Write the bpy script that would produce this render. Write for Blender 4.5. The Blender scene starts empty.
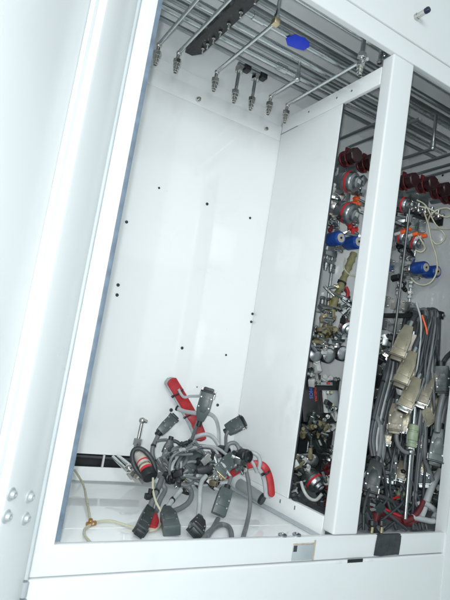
import bpy, bmesh, math, random
from mathutils import Vector, Matrix
random.seed(7)
S = bpy.context.scene
COL = S.collection
V = Vector

# ------------------------------------------------------------------ camera
CAMP = V((-0.25360274, -0.87081259, 0.32592989))
R = Matrix(((0.8495052287, 0.4888136509, -0.1984995746),
            (-0.5035034099, 0.8635285238, -0.0283338095),
            (0.1575600918, 0.1240149325, 0.9796913361)))     # columns: right, forward, up
F = 518.9948
cd = bpy.data.cameras.new("camera"); cam = bpy.data.objects.new("camera", cd); COL.objects.link(cam)
r_, f_, u_ = R.col[0], R.col[1], R.col[2]
cam.matrix_world = Matrix(((r_[0], u_[0], -f_[0], CAMP[0]), (r_[1], u_[1], -f_[1], CAMP[1]), (r_[2], u_[2], -f_[2], CAMP[2]), (0, 0, 0, 1)))
cd.sensor_fit = 'HORIZONTAL'; cd.sensor_width = 36; cd.lens = F / 450 * 36
cd.dof.use_dof = True; cd.dof.focus_distance = 1.35; cd.dof.aperture_fstop = 11
cd.clip_start = 0.02; cd.clip_end = 100
S.camera = cam

# cabinet dimensions (metres)
W, D, STI, PX1, PY1, HT = 0.6, 0.4487, 0.0316, 0.6733, 0.0373, 1.1428
RAIL, SEAM, ZF, XR, ZC = -0.0492, 1.1955, -0.0139, 1.20, 1.30
ZT, ZB = 1.62, -0.62

def ray(px, py):
    return R @ V(((px - 225) / F, 1, -(py - 300) / F))
def at(px, py, y, zmin=ZF + 0.006, xmax=None, ymax=D - 0.012):
    """the point of depth y (metres into the cabinet) seen at a place of the photograph, kept inside the cabinet's walls"""
    d = ray(px, py); t = (min(y, ymax) - CAMP[1]) / d[1]
    p = CAMP + d * t
    if zmin is not None and p[2] < zmin and d[2] < 0:
        p = CAMP + d * ((zmin - CAMP[2]) / d[2])
    if xmax is not None and p[0] > xmax:
        p = CAMP + d * ((xmax - CAMP[0]) / d[0])
    return p

# ------------------------------------------------------------------ materials
MATS = {}
def mat(name, col, rough=0.5, metal=0.0, var=0.10, vs=18.0, bump=0.0, bs=300.0, coat=0.0, rv=0.12, spec=0.5, dirt=0.0, ripple=0.0):
    if name in MATS: return MATS[name]
    m = bpy.data.materials.new(name); m.use_nodes = True
    nt = m.node_tree; N = nt.nodes; L = nt.links
    b = N["Principled BSDF"]
    tc = N.new("ShaderNodeTexCoord")
    n1 = N.new("ShaderNodeTexNoise"); n1.inputs["Scale"].default_value = vs; n1.inputs["Detail"].default_value = 5
    L.new(tc.outputs["Object"], n1.inputs["Vector"])
    mr = N.new("ShaderNodeMapRange"); mr.inputs[1].default_value = .3; mr.inputs[2].default_value = .7
    mr.inputs[3].default_value = 1 - var; mr.inputs[4].default_value = 1 + var
    L.new(n1.outputs["Fac"], mr.inputs[0])
    vm = N.new("ShaderNodeVectorMath"); vm.operation = 'SCALE'; vm.inputs[0].default_value = col
    L.new(mr.outputs[0], vm.inputs["Scale"])
    if dirt > 0:
        nd = N.new("ShaderNodeTexNoise"); nd.inputs["Scale"].default_value = 7.0; nd.inputs["Detail"].default_value = 9; nd.inputs["Roughness"].default_value = .68; nd.inputs["Distortion"].default_value = .6
        L.new(tc.outputs["Object"], nd.inputs["Vector"])
        rd = N.new("ShaderNodeMapRange"); rd.inputs[1].default_value = .56; rd.inputs[2].default_value = .74; rd.inputs[3].default_value = 0; rd.inputs[4].default_value = dirt
        L.new(nd.outputs["Fac"], rd.inputs[0])
        ns = N.new("ShaderNodeTexNoise"); ns.inputs["Scale"].default_value = 160; ns.inputs["Detail"].default_value = 3
        L.new(tc.outputs["Object"], ns.inputs["Vector"])
        rs_ = N.new("ShaderNodeMapRange"); rs_.inputs[1].default_value = .73; rs_.inputs[2].default_value = .80; rs_.inputs[3].default_value = 0; rs_.inputs[4].default_value = min(1, dirt * 3)
        L.new(ns.outputs["Fac"], rs_.inputs[0])
        mx_ = N.new("ShaderNodeMath"); mx_.operation = 'MAXIMUM'; L.new(rd.outputs[0], mx_.inputs[0]); L.new(rs_.outputs[0], mx_.inputs[1])
        mxc = N.new("ShaderNodeMixRGB"); mxc.inputs[2].default_value = (.42, .41, .37, 1); L.new(mx_.outputs[0], mxc.inputs[0]); L.new(vm.outputs[0], mxc.inputs[1])
        L.new(mxc.outputs[0], b.inputs["Base Color"])
    else: L.new(vm.outputs[0], b.inputs["Base Color"])
    m2 = N.new("ShaderNodeMapRange"); m2.inputs[1].default_value = .3; m2.inputs[2].default_value = .7
    m2.inputs[3].default_value = max(.03, rough - rv * rough * 2); m2.inputs[4].default_value = min(1, rough + rv * rough * 2)
    n2 = N.new("ShaderNodeTexNoise"); n2.inputs["Scale"].default_value = vs * 2.7; n2.inputs["Detail"].default_value = 6
    L.new(tc.outputs["Object"], n2.inputs["Vector"]); L.new(n2.outputs["Fac"], m2.inputs[0])
    L.new(m2.outputs[0], b.inputs["Roughness"])
    b.inputs["Metallic"].default_value = metal
    b.inputs["Specular IOR Level"].default_value = spec
    b.inputs["Coat Weight"].default_value = coat
    b.inputs["Coat Roughness"].default_value = 0.12
    if bump > 0:
        n3 = N.new("ShaderNodeTexNoise"); n3.inputs["Scale"].default_value = bs; n3.inputs["Detail"].default_value = 2
        L.new(tc.outputs["Object"], n3.inputs["Vector"])
        bp = N.new("ShaderNodeBump"); bp.inputs["Strength"].default_value = bump; bp.inputs["Distance"].default_value = 0.001
        L.new(n3.outputs["Fac"], bp.inputs["Height"]); L.new(bp.outputs[0], b.inputs["Normal"])
        if ripple > 0:
            n4 = N.new("ShaderNodeTexNoise"); n4.inputs["Scale"].default_value = 5.5; n4.inputs["Detail"].default_value = 1
            L.new(tc.outputs["Object"], n4.inputs["Vector"])
            b2 = N.new("ShaderNodeBump"); b2.inputs["Strength"].default_value = ripple; b2.inputs["Distance"].default_value = 0.01
            L.new(n4.outputs["Fac"], b2.inputs["Height"]); L.new(b2.outputs[0], bp.inputs["Normal"])
    MATS[name] = m
    return m
PAINT = mat("white_paint", (.876, .889, .89), .06, var=.012, vs=5, bump=.006, bs=420, rv=.04, dirt=.10, ripple=.03, spec=.75)
PAINT2 = mat("front_paint", (.765, .782, .787), .30, var=.012, vs=6, bump=.08, bs=420, rv=.03, dirt=.08, ripple=.10)
DOORP = mat("door_paint", (.755, .775, .782), .26, var=.02, vs=2.5, bump=.05, bs=300, rv=.03, dirt=.03, ripple=.10)
GREYP = mat("grey_strip", (.42, .46, .48), .5, var=.08)
BLUEG = mat("blue_grey_trim", (.15, .195, .25), .42, var=.25, vs=40, bump=.2, bs=500)
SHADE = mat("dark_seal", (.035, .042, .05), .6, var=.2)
STEEL = mat("pipe_steel", (.63, .66, .66), .27, 1.0, var=.05, vs=12, rv=.08)
STEELD = mat("dull_steel", (.37, .395, .40), .34, 1.0, var=.08, vs=14, rv=.1)
CHROME = mat("bright_steel", (.62, .61, .58), .2, 1.0, var=.14, vs=60, rv=.3)
ALU = mat("matt_aluminium", (.44, .46, .48), .33, 1.0, var=.10, vs=40)
BRASS = mat("pale_brass", (.62, .52, .34), .35, 1.0, var=.15, vs=60)
BLACK = mat("black_plastic", (.014, .016, .018), .42, var=.3, vs=50)
RUBBER = mat("black_rubber", (.034, .040, .044), .48, var=.3, vs=60, bump=.15)
CABLE = mat("grey_cable", (.15, .16, .165), .38, var=.16, vs=30)
CABLEL = mat("light_grey_cable", (.38, .40, .41), .4, var=.14, vs=30)
CABLED = mat("dark_grey_cable", (.05, .056, .062), .38, var=.2, vs=30)
HOOD = mat("grey_green_hood", (.062, .080, .080), .36, var=.18, vs=45, bump=.15)
HOODD = mat("dark_hood", (.022, .031, .031), .36, var=.25, vs=45, bump=.15)
BEIGE = mat("beige_hood", (.29, .26, .19), .34, .4, var=.14, vs=40, bump=.15)
BROWNH = mat("brown_hood", (.17, .15, .115), .4, .35, var=.2, vs=40, bump=.15)
RED = mat("red_silicone", (.40, .018, .024), .48, var=.22, vs=45, bump=.5, bs=520)
DRED = mat("dark_red", (.10, .009, .012), .45, var=.25, vs=40)
REDS = mat("red_stripe", (.62, .03, .035), .4, var=.08)
BLUE = mat("blue_anodised", (.018, .085, .40), .34, .25, var=.18, vs=40)
TAPE = mat("blue_tape", (.014, .045, .58), .35, var=.15, vs=60, bump=.4, bs=140)
OLIVE = mat("olive_sleeve", (.27, .25, .125), .55, var=.22, vs=60, bump=.5, bs=700)
TUBE = mat("clear_beige_tube", (.52, .50, .37), .32, var=.1, vs=30)
ORANGE = mat("orange_cap", (.85, .13, .03), .4, var=.08)
WHITEP = mat("white_plastic", (.62, .63, .61), .4, var=.06)
LABELM = mat("pale_label", (.50, .46, .42), .5, var=.1, vs=80)
YELLOW = mat("yellow_tag", (.72, .47, .03), .5, var=.08)
BLUELET = mat("blue_lettering", (.10, .16, .62), .5, var=.05)
REDLET = mat("red_lettering", (.66, .04, .05), .5, var=.05)
GREENC = mat("green_plastic", (.27, .33, .22), .42, var=.18, vs=50)
PBOLT = mat("painted_bolt", (.52, .56, .57), .4, .4, var=.1)
RUST = mat("rusty_edge", (.50, .42, .33), .7, var=.25, vs=90)

# ------------------------------------------------------------------ mesh helpers
def basis(axis, ref=None):
    z = V(axis).normalized()
    ref = V(ref) if ref is not None else V((0, 0, 1))
    if abs(z.dot(ref.normalized())) > .97: ref = V((1, 0, 0)) if abs(z[0]) < .9 else V((0, 1, 0))
    x = (ref - z * ref.dot(z)).normalized(); y = z.cross(x)
    return x, y, z
class MB:
    def __init__(s): s.bm = bmesh.new()
    def poly(s, pts, faces):
        vs = [s.bm.verts.new(p) for p in pts]
        out = []
        for f in faces:
            try: out.append(s.bm.faces.new([vs[i] for i in f]))
            except ValueError: pass
        return vs, out
    def bev(s, faces, w, seg=2):
        if w <= 0: return
        es = list({e for f in faces for e in f.edges})
        bmesh.ops.recalc_face_normals(s.bm, faces=faces)
        bmesh.ops.bevel(s.bm, geom=es, offset=w, segments=seg, profile=.6, affect='EDGES', clamp_overlap=True)
    def box(s, a, b, bev=0.0, seg=2):
        (x0, y0, z0), (x1, y1, z1) = a, b
        p = [(x0, y0, z0), (x1, y0, z0), (x1, y1, z0), (x0, y1, z0), (x0, y0, z1), (x1, y0, z1), (x1, y1, z1), (x0, y1, z1)]
        _, f = s.poly(p, [(0, 3, 2, 1), (4, 5, 6, 7), (0, 1, 5, 4), (1, 2, 6, 5), (2, 3, 7, 6), (3, 0, 4, 7)])
        s.bev(f, bev, seg); return s
    def obox(s, c, x, y, z, size, bev=0.0):
        c = V(c); hx, hy, hz = size[0] / 2, size[1] / 2, size[2] / 2
        p = [c + x * (i * hx) + y * (j * hy) + z * (k * hz) for k in (-1, 1) for i, j in ((-1, -1), (1, -1), (1, 1), (-1, 1))]
        _, f = s.poly(p, [(0, 3, 2, 1), (4, 5, 6, 7), (0, 1, 5, 4), (1, 2, 6, 5), (2, 3, 7, 6), (3, 0, 4, 7)])
        s.bev(f, bev); return s
    def prism(s, o, x, y, z, prof, t, bev=0.0):
        """profile in the x-y frame at o, thickness t centred along z"""
        o = V(o); n = len(prof)
        p = [o + x * a + y * b - z * (t / 2) for a, b in prof] + [o + x * a + y * b + z * (t / 2) for a, b in prof]
        fs = [tuple(range(n))[::-1], tuple(range(n, 2 * n))] + [(i, (i + 1) % n, n + (i + 1) % n, n + i) for i in range(n)]
        _, f = s.poly(p, fs); s.bev(f, bev); return s
    def lathe(s, o, axis, prof, seg=20, ref=None):
        """prof: (distance along axis, radius)"""
        x, y, z = basis(axis, ref); o = V(o); rings = []
        for t, r in prof:
            if r < 1e-5: rings.append([s.bm.verts.new(o + z * t)])
            else: rings.append([s.bm.verts.new(o + z * t + (x * math.cos(a) + y * math.sin(a)) * r) for a in [2 * math.pi * i / seg for i in range(seg)]])
        for A, B in zip(rings, rings[1:]):
            for i in range(seg):
                j = (i + 1) % seg
                q = [A[i % len(A)], A[j % len(A)], B[j % len(B)], B[i % len(B)]]
                u = []
                for v in q:
                    if v not in u: u.append(v)
                if len(u) > 2:
                    try: s.bm.faces.new(u)
                    except ValueError: pass
        for A in (rings[0], rings[-1]):
            if len(A) > 2: s.bm.faces.new(A)
        return s
    def cyl(s, a, b, r, seg=16, ch=0.0, r2=None):
        a = V(a); b = V(b); l = (b - a).length; r2 = r if r2 is None else r2
        ch = min(ch, l * .4, r * .6)
        pr = [(0, r - ch), (ch, r), (l - ch, r2), (l, r2 - ch)] if ch > 0 else [(0, r), (l, r2)]
        return s.lathe(a, b - a, pr, seg)
    def hexa(s, a, b, r): return s.cyl(a, b, r, 6, ch=r * .12)
    def tube(s, pts, r, seg=9, closed=False, sx=1.0, ref=None):
        pts = [V(p) for p in pts]; n = len(pts)
        fr = None; rings = []
        for i, p in enumerate(pts):
            if closed: t = pts[(i + 1) % n] - pts[i - 1]
            else: t = pts[min(i + 1, n - 1)] - pts[max(i - 1, 0)]
            if t.length < 1e-9: t = V((0, 0, 1))
            t.normalize()
            if fr is None: x, y, _ = basis(t, ref)
            else:
                x = fr - t * fr.dot(t)
                x = x.normalized() if x.length > 1e-6 else basis(t)[0]
                y = t.cross(x)
            fr = x
            rr = r[i] if isinstance(r, (list, tuple)) else r
            rings.append([s.bm.verts.new(p + x * (math.cos(a) * rr) + y * (math.sin(a) * rr * sx)) for a in [2 * math.pi * k / seg for k in range(seg)]])
        m = n if closed else n - 1
        for i in range(m):
            A, B = rings[i], rings[(i + 1) % n]
            for k in range(seg):
                q = (k + 1) % seg
                s.bm.faces.new((A[k], A[q], B[q], B[k]))
        if not closed:
            s.bm.faces.new(rings[0]); s.bm.faces.new(rings[-1])
        return s
    def ball(s, c, r, sc=(1, 1, 1)):
        m = Matrix.Translation(V(c)) @ Matrix.Diagonal((r * sc[0], r * sc[1], r * sc[2], 1))
        bmesh.ops.create_uvsphere(s.bm, u_segments=16, v_segments=10, radius=1, matrix=m); return s
def spline(pts, k=6):
    pts = [V(p) for p in pts]
    if len(pts) < 3: 
        return [pts[0].lerp(pts[1], i / 3) for i in range(4)] if len(pts) == 2 else pts
    P = [pts[0] * 2 - pts[1]] + pts + [pts[-1] * 2 - pts[-2]]
    out = []
    for i in range(1, len(P) - 2):
        p0, p1, p2, p3 = P[i - 1:i + 3]
        for j in range(k):
            t = j / k
            out.append(.5 * ((2 * p1) + (p2 - p0) * t + (2 * p0 - 5 * p1 + 4 * p2 - p3) * t * t + (3 * p1 - p0 - 3 * p2 + p3) * t ** 3))
    out.append(pts[-1]); return out
def wloc(o):
    l = V((0, 0, 0))
    while o: l += o.location; o = o.parent
    return l
def link(name, mb, m, parent=None, ang=38, loc=None):
    bm = mb.bm
    bmesh.ops.remove_doubles(bm, verts=bm.verts, dist=1e-6)
    bmesh.ops.recalc_face_normals(bm, faces=bm.faces)
    base = wloc(parent) if parent else V((0, 0, 0))
    if parent is None:
        if loc is None:
            lo = min((v.co for v in bm.verts), key=lambda c: c[2]); loc = lo.copy()
        base = V(loc)
    bmesh.ops.translate(bm, verts=bm.verts, vec=-base)
    ca = math.radians(ang)
    for f in bm.faces: f.smooth = True
    for e in bm.edges:
        if len(e.link_faces) == 2: e.smooth = e.calc_face_angle(0) < ca
    me = bpy.data.meshes.new(name); bm.to_mesh(me); bm.free()
    me.materials.append(m)
    o = bpy.data.objects.new(name, me); COL.objects.link(o)
    if parent: o.parent = parent
    else: o.location = base
    return o
def tag(o, label, cat, group=None, kind=None):
    o["label"] = label; o["category"] = cat
    if group: o["group"] = group
    if kind: o["kind"] = kind
    return o
def thing(name, label, cat, loc, group=None):
    o = bpy.data.objects.new(name, None); COL.objects.link(o); o.location = V(loc); o.empty_display_size = .02
    return tag(o, label, cat, group)

# ------------------------------------------------------------------ the cabinet
cab = thing("equipment_cabinet", "white painted steel equipment cabinet with open front, two compartments and a hinged door", "cabinet", (W, 0.2, ZB))
XO = XR + 0.05
# left stile, top fascia, bottom rail, centre post
link("front_frame", MB().prism((0, .006, 0), V((1, 0, 0)), V((0, 0, 1)), V((0, 1, 0)), [(-STI, RAIL), (XO, RAIL), (XO, 0), (0, 0), (0, ZT), (-STI, ZT)], .012, .0028), PAINT2, cab)
trim = MB().box((0.0, .004, 0.003), (.0095, .010, HT + .02), .0015)
link("edge_trim", trim, BLUEG, cab)
link("header_rail", MB().box((.0003, -.0005, HT), (XO, .016, SEAM - .0008), .003, 3), PAINT2, cab)
link("fascia", MB().box((.0003, -.0035, SEAM + .0008), (XO, .016, ZT), .0035, 3), PAINT2, cab)
link("post", MB().box((W, .0005, .001), (PX1, PY1, HT - .0005), .0055, 4), PAINT2, cab)
link("post_seal", MB().box((PX1 + .001, .020, .003), (PX1 + .009, .026, HT - .002), .001), SHADE, cab)
link("post_flange", MB().box((PX1 + .0015, .034, .004), (PX1 + .026, .037, HT - .01), .001), SHADE, cab)
# lower front panel, with the notch of the latch
lp = link("lower_panel", MB().box((-STI - .002, -.003, ZB), (XO, .016, RAIL - .0025), .004, 3), PAINT2, cab)
# shell
link("side_wall", MB().box((-STI, .0125, ZB), (-STI + .003, D + .04, ZT)), PAINT, cab)
link("side_wall", MB().box((XR + .003, .0165, ZB), (XO, D + .04, ZT)), PAINT, cab)
link("ceiling_panel", MB().box((-STI + .0035, .0165, ZC), (XR + .002, D + .02, ZC + .003)), PAINT, cab)
bk = link("back_wall", MB().box((-STI + .0035, D + .021, ZB), (XR + .002, D + .024, ZT)), PAINT, cab)
# back panel of the left compartment (stands proud of the rear wall) with a folded top edge, slot and riser below
bp = MB().box((.0, D, .0527), (W + .0005, D + .004, 1.0512), .0012)
bp.box((.0, D + .0005, 1.0512 + .0002), (W + .0005, D + .006, 1.100), .0015)
bp.box((.0, D + .006, 1.1006), (W + .0005, D + .020, 1.139), .0015)
bpo = link("back_panel", bp, PAINT, cab)
link("back_riser", MB().box((.0, D - .001, ZF + .001), (W + .0005, D + .004, .0212), .0012).box((.33, D, .0215), (W + .0005, D + .004, .0522)), PAINT, cab)
link("slot_recess", MB().box((-.02, D + .012, .015), (.345, D + .0185, .060)), BLACK, cab)
bp2 = link("back_panel", MB().box((W + .005, D, ZF + .001), (XR, D + .004, 1.19), .0012), PAINT, cab)
fl = MB().box((.0, .0165, ZF - .004), (W - .0015, D - .0015, ZF), .0008)
link("floor_panel", fl, PAINT, cab)
link("floor_panel", MB().box((W + .005, .0165, ZF - .004), (XR, D - .0015, ZF)), GREYP, cab)
link("floor_lip", MB().box((.012, .0168, ZF + .0003), (W - .03, .030, ZF + .0035), .001), GREYP, cab)
# faint fold line across the floor
link("floor_seam", MB().box((.012, .112, ZF + .0002), (W - .03, .1135, ZF + .0012)), PAINT2, cab)
# divider: panel, top beam, sill, seal
dv = link("divider_panel", MB().box((W - .001, .1692, .0306), (W + .003, D - .001, 1.0729), .0012), PAINT, cab)
link("divider_seal", MB().box((W + .0032, .1672, .031), (W + .0055, .1725, 1.074)), SHADE, cab)
bm_ = link("divider_beam", MB().box((W - .0005, PY1 + .0005, 1.0745), (W + .010, D - .001, 1.1219), .0015), PAINT, cab)
sl = link("divider_sill", MB().box((W - .0005, PY1 + .0005, ZF + .001), (W + .012, D - .001, .0300), .0012), PAINT, cab)
link("floor_channel", MB().box((W - .019, .034, ZF + .0003), (W - .0012, D - .002, ZF + .004), .001), GREYP, cab)
# right wall of the right compartment
rw = link("divider_panel", MB().box((XR - .001, .02, .03), (XR + .0025, D - .001, 1.0729), .0012), PAINT, cab)
link("divider_beam", MB().box((XR - .0005, .02, 1.0745), (XR + .0025, D - .001, 1.1219), .0012), PAINT, cab)
link("divider_sill", MB().box((XR - .0005, .02, ZF + .001), (XR + .0025, D - .001, .0292), .0012), PAINT, cab)
def screw(o, n, r, parent, m, name="screw"):
    b = MB(); n = V(n)
    b.lathe(o, n, [(0, r), (r * .35, r * .95), (r * .6, r * .55), (r * .6, r * .42), (r * .3, r * .40), (r * .3, 0)], 12)
    return link(name, b, m, parent)
for px, py, r in [(159, 188, 2.6), (207, 204, 3.6), (250, 218, 3.2), (126.5, 222, 3.6), (118, 285, 3.8), (117, 295, 3.8), (182, 348, 3.6), (226, 355, 2.6), (171, 410, 4.2), (217.5, 405, 3.6), (197, 387, 1.5)]:
    p = at(px, py, D, ymax=D + 1); screw((p[0], D - .0002, p[2]), (0, -1, 0), r * .00122, bpo, SHADE if r > 3 else BLACK)
for z in (.4931, .4686): screw((W - .005, D - .0002, z), (0, -1, 0), .0040, bpo, SHADE)
p = at(199.5, 98.5, D); b = MB(); b.hexa((p[0], D + .0003, p[2]), (p[0], D - .010, p[2]), .0075); b.cyl((p[0], D - .010, p[2]), (p[0], D - .016, p[2]), .0035, 10)
link("nut", b, CHROME, bpo)
for px, py in ((268, 128),): 
    p = at(px, py, D); b = MB(); b.hexa((p[0], D + .0003, p[2]), (p[0], D - .008, p[2]), .006); link("nut", b, CHROME, bpo)
for px, py in ((337, 98), (352, 91), (309, 112)):
    d = ray(px, py); p = CAMP + d * ((W - CAMP[0]) / d[0]); screw((W - .0006, p[1], p[2]), (-1, 0, 0), .003, bm_, STEELD)
for px, py in ((280.5, 501), (295, 507.5)):
    d = ray(px, py); p = CAMP + d * ((W - CAMP[0]) / d[0]); b = MB(); b.box((W - .0012, p[1] - .002, p[2] - .005), (W - .0003, p[1] + .002, p[2] + .004)); link("slot", b, STEELD, sl)
for px, py in ((443, 175.5),):
    d = ray(px, py); p = CAMP + d * ((XR - CAMP[0]) / d[0]); screw((XR - .0012, p[1], p[2]), (-1, 0, 0), .004, rw, BLACK)
# rail fittings: strike pocket with pale surround, tape patch, latch slot in the seam
for px, py, l in ((292, 123.5, .034), (283, 128.5, .012)):
    d = ray(px, py); p = CAMP + d * ((W - CAMP[0]) / d[0])
    link("sealant_gap", MB().box((W - .0016, p[1] - l, 1.0722), (W - .0004, p[1] + l, 1.0752), .0004), STEELD, bm_)
def onfront(px, py, y=0): 
    d = ray(px, py); return CAMP + d * ((y - CAMP[1]) / d[1])
pa, pb = onfront(293, 545), onfront(312, 556.5)
x0, x1, z0, z1 = pa[0], pb[0], -.0462, -.015
pk = MB()
pk.box((x0, -.0020, z0), (x1, -.0008, z1), .0004)
st = link("strike_plate", pk, GREYP, cab)
link("strike_hole", MB().box((x0 + .001, -.0027, z0 + .018), (x0 + .010, -.0022, z1 - .001)), SHADE, st)
link("surround", MB().box((x1 + .0003, -.0024, z0 - .001), (x1 + .004, -.0009, z1 + .0085), .0005).box((x0, -.0024, z1 + .0004), (x1 + .0002, -.0009, z1 + .003), .0004), RUST, st)
pa, pb = onfront(375, 541), onfront(397, 556)
tp = MB(); x0, x1 = pa[0], pb[0] + .003
prof = [(x0, -.0455), (x0 + .02, -.0475), (x1 - .01, -.0462), (x1, -.047), (x1 + .002, -.02), (x1 + .0015, -.003), (x0 + .02, -.002), (x0 + .004, -.003), (x0 + .002, -.02)]
tp.prism((0, -.0016, 0), V((1, 0, 0)), V((0, 0, 1)), V((0, 1, 0)), prof, .002, .0004)
tp.box((x0 + .005, -.0022, -.0036), (x1 - .001, .004, .0007), .0004)
tag(link("tape_patch", tp, RUBBER), "black tape patch folded over the bottom rail below the right compartment", "tape")
pa, pb = onfront(347, 557), onfront(362, 557)
link("latch_slot", MB().box((pa[0], -.0036, RAIL - .008), (pb[0], -.0031, RAIL - .0005)), BLACK, lp)
for q in (338, 369): 
    p = onfront(q, 560); link("tab", MB().box((p[0] - .009, -.0042, RAIL - .0075), (p[0] + .009, -.0031, RAIL - .003), .0004), PAINT2, lp)
# key latch in the fascia
p = onfront(417, 18, -.0035); ax = V((.10, -1, .12)).normalized()
lk = MB(); lk.lathe(V((p[0] - .004, -.0030, p[2])), ax, [(0, .0085), (.006, .0085), (.0062, .0068), (.026, .0066), (.027, .0056)], 18)
lko = link("lock", lk, CHROME, cab)
q = V((p[0] - .004, -.003, p[2])) + ax * .0271
lk = MB(); lk.lathe(q, ax, [(0, .0072), (.008, .0076), (.011, .006), (.011, 0)], 16); link("lock_cap", lk, mat("navy_plastic", (.012, .02, .05), .3), lko)

# doors -------------------------------------------------------------
def frame_at(h, ang):
    a = math.radians(ang); u = V((math.cos(a), -math.sin(a), 0)); n = V((-u[1], u[0], 0)); return V(h), u, n
H, U, Nn = frame_at((-STI - .0045, -.006, 0), 130)
if Nn.dot(CAMP - H) < 0: Nn = -Nn          # inner face looks at the camera side
def dbox(mb, u0, u1, n0, n1, z0, z1, bev=.0):
    c = H + U * ((u0 + u1) / 2) + Nn * ((n0 + n1) / 2) + V((0, 0, (z0 + z1) / 2))
    return mb.obox(c, U, Nn, V((0, 0, 1)), (abs(u1 - u0), abs(n1 - n0), z1 - z0), bev)
ZD0, ZD1 = -.60, 1.50
door = link("door", dbox(dbox(dbox(MB(), .002, .108, -.034, 0, ZD0, ZD1, .007), .1085, .56, -.034, -.021, ZD0 + .01, ZD1 - .01, .001), .5605, .64, -.034, 0, ZD0, ZD1, .006), DOORP, cab)
link("door_rib", dbox(MB(), .1092, .121, -.0208, -.012, ZD0 + .05, ZD1 - .05, .003), DOORP, door)
gas = MB(); gas.tube([(-STI - .0042, -.0052, -.048), (-STI - .0042, -.0052, .5), (-STI - .0042, -.0052, ZD1)], .0042, 10)
link("hinge_tube", gas, mat("pale_grey_rubber", (.50, .54, .55), .5, var=.05), cab)
gs = MB(); gs.box((-STI - .004, -.0006, RAIL), (-STI + .0012, .004, ZT - .05)); link("gap_seal", gs, SHADE, cab)
hb = MB(); hb.cyl((-STI - .0042, -.0052, -.052), (-STI - .0042, -.0052, -.075), .0062, 12, ch=.001); hb.cyl((-STI - .0042, -.0052, -.078), (-STI - .0042, -.0052, -.14), .0078, 12, ch=.001)
link("hinge_barrel", hb, GREYP, cab)
for u, z in ((.096, .101), (.042, .086), (.097, .071), (.041, .054)):
    o = H + U * u + V((0, 0, z)); b = MB()
    b.lathe(o, Nn, [(-.001, .0095), (.0012, .0095), (.0022, .0082), (.0022, .0062), (.0055, .0058), (.0070, .0045), (.0072, .0028), (.0045, .0024), (.0045, 0)], 18)
    link("hinge_bolt", b, PBOLT, door)
# right stile, standing a little proud of the rail
q = onfront(444.6, 536)
link("stile", MB().box((q[0], -.006, ZB), (XO, -.0042, ZT), .0006).box((q[0] + .001, -.0041, ZB), (q[0] + .012, .030, ZT), .001), PAINT2, cab)
# ------------------------------------------------------------------ pipes under the ceiling
PIPES = [(.338, 1.172, 0.0063, STEELD, "thin steel pipe under the cabinet ceiling, closest of all to the rear wall"),
         (.303, 1.180, 0.0088, STEEL, "steel header pipe under the ceiling, second pipe out from the rear wall"),
         (.268, 1.183, 0.0081, STEELD, "dull steel header pipe under the ceiling, third pipe out from the rear wall"),
         (.232, 1.180, 0.0088, STEEL, "steel header pipe just behind the one with blue tape"),
         (.180, 1.184, 0.0088, STEEL, "steel header pipe that carries the bright blue tape under the ceiling"),
         (.122, 1.182, 0.0078, STEELD, "dull steel header pipe, second from the cabinet front under the ceiling"),
         (.060, 1.186, 0.0088, STEEL, "steel header pipe under the ceiling, closest of all to the cabinet front")]
for y, z, r, m, lab in PIPES:
    b = MB(); b.tube([(.004, y, z), (.4, y, z), (.8, y, z), (XR - .004, y, z)], r, 14)
    o = tag(link("header_pipe", b, m, None, loc=(.6, y, z)), lab, "pipe", "steel header pipes under the cabinet ceiling")
    for k in range(2):
        x = random.uniform(.28, .55) + k * .42
        if y in (.303, .180): 
            b = MB(); b.cyl((x, y, z), (x + .034, y, z), r * 1.28, 14, ch=.001); link("weld_sleeve", b, STEEL, o)
# second tier, seen between the first and above them
for y, z, lab in ((.205, 1.225, "steel pipe of the upper tier, above the blue tape under the ceiling"), (.285, 1.222, "steel pipe of the upper tier nearer the rear wall under the ceiling")):
    b = MB(); b.tube([(.004, y, z), (XR - .004, y, z)], .0068, 14)
    tag(link("header_pipe", b, STEELD, None, loc=(.6, y, z)), lab, "pipe", "steel header pipes under the cabinet ceiling")
# black support channel
ch = thing("support_channel", "black steel channel bolted across the underside of the ceiling pipes", "channel", (.236, .2, 1.152))
b = MB(); b.prism((0, 0, 1.157), V((1, 0, 0)), V((0, 1, 0)), V((0, 0, 1)), [(.216, .018), (.256, .018), (.256, .372), (.238, .400), (.216, .400)], .006, .0008)
b.box((.2162, .018, 1.1602), (.2185, .399, 1.185), .0005); b.box((.2535, .018, 1.1602), (.2558, .371, 1.185), .0005)
link("rail", b, BLACK, ch)
for y in (.345, .318, .285, .25, .208, .152, .09):
    b = MB(); b.hexa((.244, y, 1.1538), (.244, y, 1.1500), .0050); b.cyl((.244, y, 1.150), (.245, y + .001, 1.139), .0026, 8); link("bolt", b, CHROME, ch)
# blue tape
d = ray(298, 43); p = CAMP + d * ((1.1725 - CAMP[2]) / d[2]); tx = p[0]; b = MB()
pts = []
for i in range(9):
    a = -1.9 + i * .42
    pts.append((math.cos(a - 1.57) * .0092, math.sin(a - 1.57) * .0092))
prof = [(.180 + q[0], 1.184 + q[1]) for q in pts]; prof += [(.180 + q[0] * 1.07, 1.184 + q[1] * 1.07) for q in reversed(pts)]
b.prism((tx, 0, 0), V((0, 1, 0)), V((0, 0, 1)), V((1, 0, 0)), prof, .026)
x, y_, z_ = V((1, 0, 0)), V((0, .93, -.36)), V((0, .36, .93))
b.prism(p, x, y_, z_, [(-.036, .006), (-.024, -.016), (.006, -.021), (.024, -.017), (.033, -.007), (.027, .010), (.008, .015), (-.020, .019)], .0012, .0003)
tag(link("tape_flag", b, TAPE), "bright blue tape flag stuck round a steel ceiling pipe", "tape")

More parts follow.
